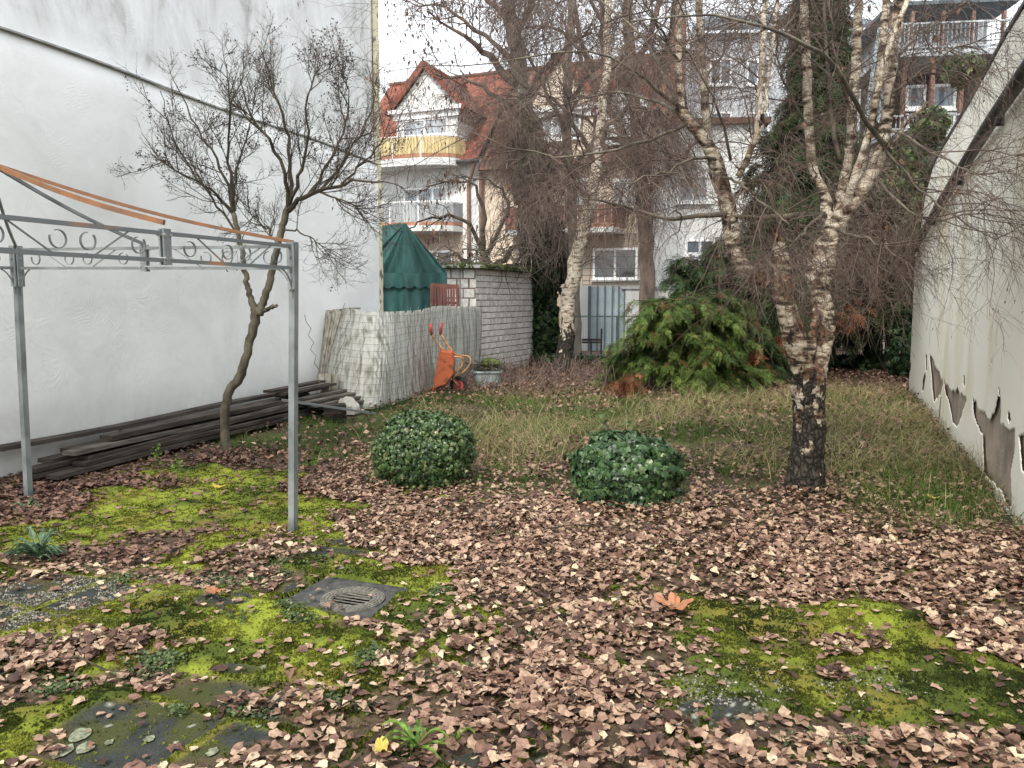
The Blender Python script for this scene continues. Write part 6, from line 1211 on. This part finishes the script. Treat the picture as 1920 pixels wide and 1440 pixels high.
# russet dead boughs at the cypress foot
def dead_spray(u, v, y, lab, n=60, s=.28):
    rs = np.random.RandomState(int(u)); c = P(u, v, y); mb = MB(); pos = c+rs.normal(size=(n, 3))*[.13, .1, .10]; dr = nv(rs.normal(size=(n, 3))*.5+[-.3, -.3, -.8]); x = nv(np.cross(dr, rs.normal(size=(n, 3)))); mb.scatter(SPV, SPF, pos, x, dr, np.cross(x, dr), rs.uniform(.6, 1.1, n)*s, rs.rand(n))
    mb.tube([c+[.3, .4, .1], c+[0, 0, -.1]], [.012, .006], 5); tag(mb.build('dead_bough', M['rustleaf'], loc=c), lab, 'branch', 'russet dead boughs')
M['rustleaf'] = leafmat('russet dead needles', [(0, (.1, .03, .015)), (.6, (.22, .075, .035)), (1, (.33, .14, .07))], trans=.15, nscale=6)
dead_spray(1180, 722, 13.6, 'russet dead bough drooping to the ground at the left foot of the low cypress', 70, .3)
dead_spray(1405, 660, 14.6, 'russet dead bough at the right side of the low cypress, low beside the birch', 50, .3)
dead_spray(1476, 640, 16.5, 'russet dead bough hanging behind the left fork of the big birch', 60, .34)
dead_spray(1600, 590, 17, 'russet withered bough in the dark corner right of the birch trunk', 45, .34)

def ivy_mass(name, lab, cs, n, leaf, mt, sd, cat='ivy', core=True, group=None, gap=0.):
    """cs: list of (centre, radii)"""
    rs = np.random.RandomState(sd); t = thing(name, [cs[0][0][0], cs[0][0][1], 0], lab, cat, group); mb = MB(); lf = MB(); tot = sum(r[0]*r[2]+.3*r[1]*r[2] for c, r in cs)
    for k, (c, r) in enumerate(cs):
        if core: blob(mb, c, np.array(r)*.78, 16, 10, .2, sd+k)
        m = int(n*(r[0]*r[2]+.3*r[1]*r[2])/tot)*2; p, d = shell_pts(c, r, m, rs, .35, -1, .28, 2.5, sd+k); s = (p[:, 2] > .0)&((d[:, 1] < .35)|(rs.rand(len(d)) < .3)); p = p[s]; d = d[s]
        if gap: g = fbm(p[:, 0]*3, p[:, 2]*3, sd, 3) > gap; p = p[g]; d = d[g]
        leaf_at(lf, IVY_V, IVY_F, p, rs, rs.uniform(leaf*.6, leaf*1.3, len(p)), nbias=d*.9, tris=True, down=.6)
    if core: mb.build('stems', M['core'], t, smooth=True)  # dark filler blobs that stop the view through; inner shade put into colour
    lf.build('foliage', M[mt], t)
def px3(u, v, y): return P(u, v, y)
def el(u, v, y, ru, rv, rd=.4): return (P(u, v, y), (ru*y/FPX, rd, rv*y/FPX))
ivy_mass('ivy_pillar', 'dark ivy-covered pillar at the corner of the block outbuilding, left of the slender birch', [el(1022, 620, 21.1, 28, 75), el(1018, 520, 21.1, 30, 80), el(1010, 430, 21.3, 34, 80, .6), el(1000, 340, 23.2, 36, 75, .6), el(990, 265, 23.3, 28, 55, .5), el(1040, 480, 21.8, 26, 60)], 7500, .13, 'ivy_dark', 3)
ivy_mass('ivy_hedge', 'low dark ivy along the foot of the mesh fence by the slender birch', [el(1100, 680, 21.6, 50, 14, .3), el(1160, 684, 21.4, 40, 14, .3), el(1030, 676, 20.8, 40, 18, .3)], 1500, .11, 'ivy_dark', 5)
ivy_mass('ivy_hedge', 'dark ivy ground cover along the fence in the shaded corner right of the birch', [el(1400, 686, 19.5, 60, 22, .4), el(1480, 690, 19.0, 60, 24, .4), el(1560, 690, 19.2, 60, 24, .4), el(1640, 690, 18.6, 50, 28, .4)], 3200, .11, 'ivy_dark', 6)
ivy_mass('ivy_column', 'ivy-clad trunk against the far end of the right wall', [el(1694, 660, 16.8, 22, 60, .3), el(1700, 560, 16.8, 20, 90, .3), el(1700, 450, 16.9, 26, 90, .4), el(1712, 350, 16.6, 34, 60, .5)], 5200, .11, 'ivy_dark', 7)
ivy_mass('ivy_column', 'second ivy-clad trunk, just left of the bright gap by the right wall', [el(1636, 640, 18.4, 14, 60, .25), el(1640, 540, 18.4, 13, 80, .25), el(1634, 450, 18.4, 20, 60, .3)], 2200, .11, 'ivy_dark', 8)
ivy_mass('climbing_ivy', 'lighter green ivy spilling over the top of the right wall', [el(1716, 290, 15.6, 38, 44, .5), el(1745, 232, 15.0, 28, 30, .4), el(1690, 340, 15.8, 28, 40, .5), el(1810, 130, 12.5, 30, 26, .4), el(1722, 400, 15.4, 16, 40, .3)], 5000, .10, 'ivy', 9, core=False, gap=.42)
ivy_mass('garden_hedge', 'dim green hedge across the neighbouring garden beyond the fence', [(P(u, 640, 29), (2.6, .8, 1.5)) for u in (1290, 1420, 1560, 1700, 1830)], 4000, .2, 'ivy_dark', 12)
# overgrown roof branches by the outbuilding
def brush(lab, name, cs, n, ln, mt, sd, r=.006, cat='twigs', down=-.05):
    rs = np.random.RandomState(sd); mb = MB(); k = []
    for c, rr in cs: k.append(np.array(c)+rs.normal(size=(n, 3))*np.array(rr)*.5)
    p = np.concatenate(k); m = len(p); d = nv(rs.normal(size=(m, 3))+[0, 0, .2]); out = np.zeros((m, 7, 3)); out[:, 0] = p; L_ = rs.uniform(ln*.4, ln*1.3, m)[:, None]/6
    for i in range(1, 7): d = nv(d+.2*rs.normal(size=(m, 3))+[0, 0, down]); p = p+d*L_; out[:, i] = p
    R_ = np.full((m, 7), r)*np.linspace(1, .4, 7); tubes(mb, out, R_, 3); return tag(mb.build(name, M[mt], loc=cs[0][0]), lab, cat)
brush('tangle of bare branches lying over the mossy outbuilding roof', 'branch_tangle', [(P(900, 480, 19), (1.3, .6, .35)), (P(960, 470, 20), (.9, .6, .5))], 90, 1.1, 'limb_moss', 3, .011, 'branches', -.02)
brush('fine bare brushwood hanging in the dark corner right of the big birch', 'brushwood', [(P(1600, 520, 14.5), (.9, 1, .7)), (P(1640, 440, 14.5), (.8, 1, .8)), (P(1500, 500, 15), (1.2, 1, .6))], 500, .8, 'twig_birch', 5, .0045, 'twigs', -.06)

# ================================================================== GROUND COVER
def leaf_templates(k, rs):
    o = []
    for q in range(k):
        T = np.array([0, .05, .18, .34, .52, .7, .86, 1.0]); Wd = np.array([.03, .26, .43, .44, .33, .20, .085, .0])*rs.uniform(.8, 1.15); fold = rs.uniform(-.15, .38); curl = rs.uniform(-.6, .55); tw = rs.uniform(-.5, .5); V = []
        for i, t_ in enumerate(T):
            for s in (-1, -.5, 0, .5, 1):
                w_ = Wd[i]*(1+(.14*rs.normal() if abs(s) == 1 else 0)); x = s*w_; z = fold*abs(s)*w_*1.2+curl*(t_-.45)**2+tw*s*w_*(t_-.5)+.03*rs.normal(); V.append((x, t_-.5+(.04*rs.normal() if abs(s) == 1 else 0), z))
        F = [(i*5+j, i*5+j+1, (i+1)*5+j+1, (i+1)*5+j) for i in range(7) for j in range(4)]; o.append((np.array(V), np.array(F)))
    return o
def infrustum(x, y, mg=.35): return np.abs(x) < .66*y+mg
def fallen():
    rs = np.random.RandomState(77); TP = leaf_templates(14, rs); mb = MB()
    n = 235000; y = rs.uniform(2.5, 9.2, n); x = rs.uniform(-1, 1, n)*(.66*y+.35)
    keep = rs.rand(n) < (.66*y+.35)/(.66*9.2+.35); x = x[keep]; y = y[keep]
    rp = inell(PILES, x, y, .22, 5); rm = inell(MOSS, x, y, .22, 3); rb = inell(BARE, x, y, .12, 3)
    pile = np.clip((1.12-rp)*4, 0, 1); open_ = np.clip((1.1-np.minimum(rm, rb))*5, 0, 1)
    thin = .35+.65*np.clip((fbm(x*2.1, y*2.1, 155, 4)-.36)*6, 0, 1); dens = np.maximum(pile*.98*thin, .30*(1-open_)); dens = np.where((open_ > .3)&(pile < .7), .026+.13*pile, dens)
    g = np.clip((y-edge_y(x))/.5, 0, 1); gz = np.clip((fbm(x*1.4, y*1.4, 55, 3)-.34)*3, .1, .8)*np.clip(1.9-(y-edge_y(x))*.5, .10, 1); dens = dens*(1-g)+gz*g*.55
    ms = inell(ells([(1186, 905, 100, 40), (788, 870, 85, 40)]), x, y, 0); dens = np.where(ms < 1, 0, dens)
    a, b = slabuv(x, y); dens = np.where((np.abs(a) < .5)&(np.abs(b) < .5), .02, dens)
    dens *= .62+.7*fbm(x*2.5, y*2.5, 66, 3)
    k = rs.rand(len(x)) < dens*1.0; x = x[k]; y = y[k]; pile = pile[k]; g = g[k]; m = len(x)
    z = hgt(x, y)*(1-g)+.012+rs.rand(m)*(.012+.05*pile*fbm(x*2.5, y*2.5, 88, 3)*1.4)+.03*rs.rand(m)*g
    tilt = (.16+.24*pile+.25*g)[:, None]; nn = nv(np.stack([rs.normal(size=m), rs.normal(size=m), np.zeros(m)], 1)*tilt+[0, 0, 1]); d = nv(np.cross(nn, rs.normal(size=(m, 3)))); xx = np.cross(d, nn)
    pos = np.stack([x, y, z], 1); size = np.clip(.041*np.exp(.28*rs.normal(size=m)), .02, .085)
    # brown and darker towards the back and the back left, otherwise mixed at random
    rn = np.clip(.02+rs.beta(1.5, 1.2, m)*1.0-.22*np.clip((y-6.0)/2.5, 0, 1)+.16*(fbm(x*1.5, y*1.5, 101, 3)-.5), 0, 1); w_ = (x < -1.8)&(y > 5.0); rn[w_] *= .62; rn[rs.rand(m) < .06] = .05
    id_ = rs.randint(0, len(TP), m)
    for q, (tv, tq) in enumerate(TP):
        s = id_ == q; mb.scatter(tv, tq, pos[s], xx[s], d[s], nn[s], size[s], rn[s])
    print('leaves', m); tag(mb.build('leaf_litter', M['leaves'], smooth=True), 'thick litter of curled brown and pink tan birch leaves on the mossy paving', 'leaves', kind='stuff')
    # coarse litter further back under the trees
    n = 46000; y = rs.uniform(8.0, 21.5, n); x = rs.uniform(-3.2, 10, n); k = infrustum(x, y, .3); x = x[k]; y = y[k]
    dens = np.where(y > 13.2, .8, .34)*(fbm(x*1.1, y*1.1, 33, 3)+.2); dens = np.where((x > 3.2)&(y < 13), dens*2.2, dens); k = rs.rand(len(x)) < dens; x = x[k]; y = y[k]; m = len(x); mb = MB()
    nn = nv(rs.normal(size=(m, 3))*.45+[0, 0, 1]); d = nv(np.cross(nn, rs.normal(size=(m, 3)))); V = np.array([(0, -.5, 0), (-.38, 0, .12), (0, .5, 0), (.38, 0, .12)]); mb.scatter(V, [(0, 3, 2, 1)], np.stack([x, y, .02+.09*rs.rand(m)], 1), np.cross(d, nn), d, nn, rs.uniform(.04, .09, m), np.clip(rs.beta(2, 3.6, m), 0, 1))
    tag(mb.build('back_leaf_litter', M['leaves']), 'dark brown leaf litter on the ground below the cypress, fence and birches', 'leaves', kind='stuff')
fallen()
def moss_tufts():
    rs = np.random.RandomState(5); n = 620000; y = 2.5+6.0*rs.rand(n)**1.6; x = rs.uniform(-1, 1, n)*(.66*y+.25)
    rm = inell(MOSS, x, y); rb = inell(BARE, x, y, .12); a, b = slabuv(x+.02*(vn(x*4, y*4, 2)-.5), y+.02*(vn(x*4, y*4, 12)-.5)); jd = np.minimum(np.abs((a-.5)-np.round(a-.5))*SL1, np.abs((b-.5)-np.round(b-.5))*SL2)
    m = np.clip((1.12-rm)*5, 0, 1)*(1-np.clip((1.05-rb)*6, 0, 1)); joint = (jd < .006+.035*fbm(x*2.2, y*2.2, 61, 3)**1.5)*np.clip(fbm(x*3, y*3, 71, 3)*2.4-.4, 0, 1)
    ins = (np.abs(a) < .5)&(np.abs(b) < .5); cl = np.clip((fbm(x*9, y*9, 17, 3)-.36)*4, .05, 1)
    k = (rs.rand(n) < np.maximum(m*cl, joint*.9)+.012)&~ins&(y < edge_y(x)+.1); x = x[k]; y = y[k]; m = len(x)
    V = np.array([(-.5, 0, 0), (.5, 0, 0), (.1, .2, 1.), (-.25, .45, 0), (.25, -.45, 0), (-.3, -.1, .9)]); nn = nv(rs.normal(size=(m, 3))*.35+[0, 0, 1]); d = nv(np.cross(nn, rs.normal(size=(m, 3))))
    br = fbm(x*2.2, y*2.2, 81, 4); rn = np.clip(.12+(br-.34)*2.5+.2*rs.normal(size=m), 0, 1); mb = MB()
    mb.scatter(V, [(0, 1, 2), (3, 4, 5)], np.stack([x, y, hgt(x, y)+.002], 1), np.cross(d, nn), d, nn, rs.uniform(.007, .017, m), rn, tris=True); print('moss', m)
    tag(mb.build('moss_carpet', M['moss']), 'bright yellow green moss cushions over the old paving', 'moss', kind='stuff')
moss_tufts()
def grass():
    rs = np.random.RandomState(15)
    def blades(n, xr, yr, hr, wd, bend, dens, rndf, name, lab):
        y = rs.uniform(*yr, n); x = rs.uniform(*xr, n); cl = rs.randint(0, n//7, n); x = x+.0; k = infrustum(x, y, .2); x = x[k]; y = y[k]; d_ = dens(x, y); k = rs.rand(len(x)) < d_; x = x[k]; y = y[k]; m = len(x)
        h = rs.uniform(*hr, m)*(.6+.8*fbm(x*1.7, y*1.7, 7, 3)); a = rs.uniform(0, 2*pi, m)+3*fbm(x*.9, y*.9, 12, 2); dx = np.stack([np.cos(a), np.sin(a), np.zeros(m)], 1); sd_ = np.stack([-np.sin(a), np.cos(a), np.zeros(m)], 1)
        bn = rs.uniform(*bend, m); T = np.array([0, .33, .66, 1.]); pts = []
        for t_ in T: lean = bn*t_**1.6; pts.append(np.stack([x, y, np.full(m, -.02)], 1)+dx*(h*lean)[:, None]+np.array([0, 0, 1.])*(h*t_*np.sqrt(np.clip(1-.45*bn*t_, .15, 1)))[:, None])
        w_ = rs.uniform(wd*.6, wd*1.3, m)[:, None]; V = np.stack([pts[0]-sd_*w_, pts[0]+sd_*w_, pts[1]-sd_*w_*.9, pts[1]+sd_*w_*.9, pts[2]-sd_*w_*.6, pts[2]+sd_*w_*.6, pts[3]], 1)
        b = (np.arange(m)*7)[:, None]; q = np.concatenate([b+[0, 1, 3, 2], b+[2, 3, 5, 4]]); tr = b+[4, 5, 6]; mb = MB(); mb.add(V.reshape(-1, 3), q, tr, rnd=np.repeat(rndf(x, y, m), 7)); print(name, m)
        tag(mb.build(name, M['grass']), lab, 'grass', kind='stuff')
    def green(x, y, m):   # greener strip at the back, straw in the middle, mixed green to the right
        back = np.clip((y-10.6)/1.2, 0, 1)*np.clip((13.6-y)/.8, 0, 1)*np.clip((3.0-x)/1.5, 0, 1); right = np.clip((x-2.2)/1.2, 0, 1); lft = np.clip((-.9-x)/.8, 0, 1)
        base = .36+1.2*(fbm(x*1.0, y*1.0, 19, 4)-.5)-.26*back-.10*right-.08*lft; return np.clip(base+.2*rs.normal(size=m), 0, 1)
    def d1(x, y): e = y-edge_y(x); return np.clip((e-.05)/1.3, 0, 1)*np.where(y > 13.6, np.clip(1-(y-13.6)/1.4, .06, 1), 1)*np.where(x > 3, .75, 1)*np.clip(fbm(x*1.5, y*1.5, 4, 4)*4-1.45, .08, 1)*np.where((x < -1.0)&(y < 8.2), .5, 1)
    blades(230000, (-3.4, 9), (5.4, 17), (.05, .17), .0026, (.5, 2.0), d1, green, 'grass', 'rough mixed green and straw grass between the ivy mounds and the cypress')
    def d2(x, y): e = y-edge_y(x); return np.clip((e-.4)/1.5, 0, 1)*(y < 14.6)*np.clip(fbm(x*.9, y*.9, 44, 3)*3-1.0, 0, 1)*np.clip((x+2.0)/.8, 0, 1)*np.where(y > 10.8, .35+.65*np.clip((x-1.5), 0, 1), 1)
    blades(34000, (-2.4, 7), (6.4, 15), (.20, .5), .0022, (.8, 2.1), d2, lambda x, y, m: np.clip(.84+.12*rs.normal(size=m), .3, 1), 'dry_grass', 'long bleached dry grass stalks bent over the lawn')
    def d3(x, y): return np.clip((1.0-np.abs(x-(3.3+(y-6)*.35))/.9), 0, 1)*(y > 5.5)*(y < 8)
    blades(5500, (2.6, 5.2), (5.4, 8.4), (.12, .34), .003, (.4, 1.4), d3, lambda x, y, m: np.clip(.36+.22*rs.normal(size=m), 0, 1), 'wall_foot_grass', 'greener tufts of grass at the foot of the peeling wall')
grass()
def covers():
    rs = np.random.RandomState(8); mb = MB(); R8 = [(0, 0, .1)]+[(cos(a)*.5, sin(a)*.5, 0) for a in np.arange(0, 2*pi, pi/3)]; F = [(0, i, i % 6+1) for i in range(1, 7)]
    for u, v, ru, rv, n in ((470, 1085, 90, 28, 1500), (560, 1170, 35, 12, 350), (440, 1165, 35, 12, 300), (285, 1255, 55, 22, 700), (120, 1300, 50, 16, 400), (820, 1120, 40, 14, 300), (600, 1060, 60, 12, 350), (240, 1095, 60, 16, 400), (1100, 1160, 60, 20, 400), (1330, 1050, 60, 14, 200), (950, 1010, 50, 10, 200), (700, 1250, 60, 20, 500), (1000, 1200, 60, 16, 300),
                             (470, 1340, 50, 16, 300), (1290, 935, 120, 12, 300), (1560, 1400, 120, 18, 250), (640, 1330, 60, 20, 350), (870, 1270, 60, 16, 300), (350, 1340, 40, 10, 150), (540, 1150, 30, 8, 150), (960, 920, 40, 8, 120)):
        (cx, cy, rx, ry), = ells([(u, v, ru, rv)]); p = rs.normal(size=(n, 2))*.45; x = cx+p[:, 0]*rx; y = cy+p[:, 1]*ry; k = (fbm(x*16, y*16, 3, 2) > .46); x = x[k]; y = y[k]; m = len(x); z = hgt(x, y)+rs.uniform(.008, .045, m)
        leaf_at(mb, np.array(R8), F, np.stack([x, y, z], 1), rs, rs.uniform(.009, .02, m), nbias=np.array([0, 0, 1.2]), tris=True)
    tag(mb.build('creeping_weeds', M['cover']), 'patches of small round-leaved creeping weeds among the moss', 'weeds', kind='stuff')
    # rosette weeds
    def rosette(name, u, v, lab, n, ln, mt, up=.5, sd=3):
        rs = np.random.RandomState(sd); c = G(u, v); mb = MB()
        for k in range(n):
            a = rs.uniform(0, 2*pi); L_ = ln*rs.uniform(.6, 1.1); el_ = rs.uniform(.1, up); d = np.array([cos(a), sin(a), 0]); s = np.array([-sin(a), cos(a), 0]); V = []; tn = 9
            for i in range(tn):
                t_ = i/(tn-1); w_ = ln*.075*sin(pi*min(t_*1.05+.08, 1))*(1.35 if i % 2 else .5); p = c+d*L_*t_*.95+np.array([0, 0, L_*el_*sin(t_*2.4)+.02]); V.append([p-s*w_+[0, 0, .01], p, p+s*w_+[0, 0, .01]])
            mb.grid(np.array(V), rnd=rs.rand())
        tag(mb.build(name, M[mt], loc=c), lab, 'weed')
    rosette('thistle_weed', 72, 1052, 'grey green thistle rosette at the left edge, below the left pavilion post', 46, .21, 'thistle', .8)
    rosette('thistle_weed', 50, 965, 'small grey green weed in the leaves, left of the left pavilion post foot', 12, .14, 'thistle', .7, 5)
    rosette('dandelion', 782, 1412, 'fresh green dandelion rosette at the bottom centre of the leaves', 13, .15, 'freshweed', .6, 4)
    for k, (u, v, lab, n, l) in enumerate(((855, 1405, 'small dandelion with narrow leaves just right of the bottom rosette', 6, .09), (580, 878, 'little yellow green weed right of the right pavilion post, at the edge of the grass', 9, .12), (1275, 893, 'pale leafy weed at the right side of the right ivy mound', 6, .1))): rosette('dandelion', u, v, lab, n, l, 'freshweed', .9, 10+k)
    def stemweed(u, v, h, lab, sd):
        rs = np.random.RandomState(sd); c = G(u, v); mb = MB(); tip = c+[.03, 0, h]; mb.tube([c, c+[.02, 0, h*.5], tip], [.004, .003, .0015], 4)
        p = c+(tip-c)*rs.uniform(.2, 1, 26)[:, None]+rs.normal(size=(26, 3))*.025; leaf_at(mb, DIA_V, DIA_F, p, rs, rs.uniform(.03, .06, 26)); tag(mb.build('leafy_weed', M['freshweed'], loc=c), lab, 'weed')
    stemweed(292, 880, .30, 'tall leafy weed growing in front of the long board stack', 2); stemweed(330, 882, .14, 'short leafy weed at the foot of the board stack, right of the tall one', 3)
    # single large leaves lying on top
    def bigleaf(name, u, v, size, m, lab, sd, maple=False):
        rs = np.random.RandomState(sd); c = G(u, v, .055); n = 40; V = [(0, 0, 0)]
        for k in range(n):
            a = 2*pi*k/n; r = (.45+.55*abs(cos(2.5*a))**1.2 if maple else .75+.25*cos(2*a))*(1+.06*rs.normal()); V.append((r*cos(a)*.5, r*sin(a)*.5, .16*rs.rand()*r+(.15*r*r)))
        V = np.array(V)*size; th = rs.uniform(0, 6); V = V@np.array([[cos(th), sin(th), 0], [-sin(th), cos(th), 0], [0, 0, 1]]); mb = MB(); mb.add(c+V, tris=[(0, k+1, (k+1) % n+1) for k in range(n)]); mb.tube([c, c+[size*.5, -size*.4, .01]], [.002, .001], 4); tag(mb.build(name, M[m], loc=c), lab, 'leaf')
    bigleaf('maple_leaf', 1266, 1140, .22, 'orangeleaf', 'large orange maple leaf lying on the brown leaves at centre right', 3, True); bigleaf('fallen_leaf', 412, 915, .13, 'palette1', 'yellow leaf on the moss left of the right pavilion post', 4)
    bigleaf('fallen_leaf', 715, 1405, .09, 'palette1', 'small yellow leaf near the dandelion at the bottom edge', 5); bigleaf('fallen_leaf', 402, 1112, .12, 'orangeleaf', 'orange brown leaf on the moss left of the drain', 6); bigleaf('fallen_leaf', 1750, 935, .10, 'palette1', 'small yellow leaf standing in the grass near the right wall', 7)
    # dry stems at the back
    n = 900; rs = np.random.RandomState(6); x = rs.uniform(-1.2, 3.2, n); y = rs.uniform(13.8, 19, n); k = infrustum(x, y); x = x[k]; y = y[k]; m = len(x); p = np.stack([x, y, 0*x], 1); d = nv(rs.normal(size=(m, 3))*.4+[0, 0, 1]); o = np.zeros((m, 5, 3)); o[:, 0] = p; L_ = rs.uniform(.05, .15, m)[:, None]
    for i in range(1, 5): d = nv(d+.22*rs.normal(size=(m, 3))); p = p+d*L_; o[:, i] = p
    mb = MB(); tubes(mb, o, np.full((m, 5), .004), 3); tag(mb.build('dry_stems', M['twig_birch']), 'thicket of thin dead stems on the ground before the slender birch', 'stems', kind='stuff')
    for k, (a, b, lab) in enumerate(((G(1020, 992, .07), G(1215, 990, .06), 'thin bare twig lying across the leaves in front of the right mound'), (G(1235, 1020, .06), G(1340, 1022, .06), 'pale thin twig on the leaves below the birch'), (G(90, 1240, .07), G(250, 1262, .05), 'thin twig lying on the leaf pile at the lower left'))):
        mb = MB(); mb.tube([a, a+(b-a)*.3+[0, .04, .02], a+(b-a)*.7+[0, -.02, .01], b], [.005, .005, .004, .002], 5); tag(mb.build('fallen_twig', M['twig_dark'], loc=a), lab, 'twig')
    # lichen rosettes on the bare slabs
    mb = MB(); 
    for u, v, r in ((118, 1412, .045), (150, 1382, .05), (160, 1405, .04), (205, 1395, .02), (280, 1388, .025), (398, 1412, .028), (497, 1260, .025), (182, 1290, .014), (150, 1375, .03), (640, 1078, .03), (465, 1335, .014), (440, 1325, .02), (330, 1395, .012), (485, 1364, .014)):
        c = G(u, v); c[2] = hgt(c[0], c[1])+.012; V = [c]+[c+np.array([cos(a)*r*.8*(1+.15*rs.normal()), sin(a)*r*(1+.15*rs.normal()), -.004]) for a in np.linspace(0, 2*pi, 15)[:-1]]; mb.add(V, tris=[(0, i+1, (i+1) % 14+1) for i in range(14)])
    tag(mb.build('lichen', M['lichen']), 'pale grey green lichen rosettes on the bare dark slabs', 'lichen', kind='stuff')
M['lichen'] = mat('lichen', (.09, .10, .06), (.24, .26, .18), 60)
covers()
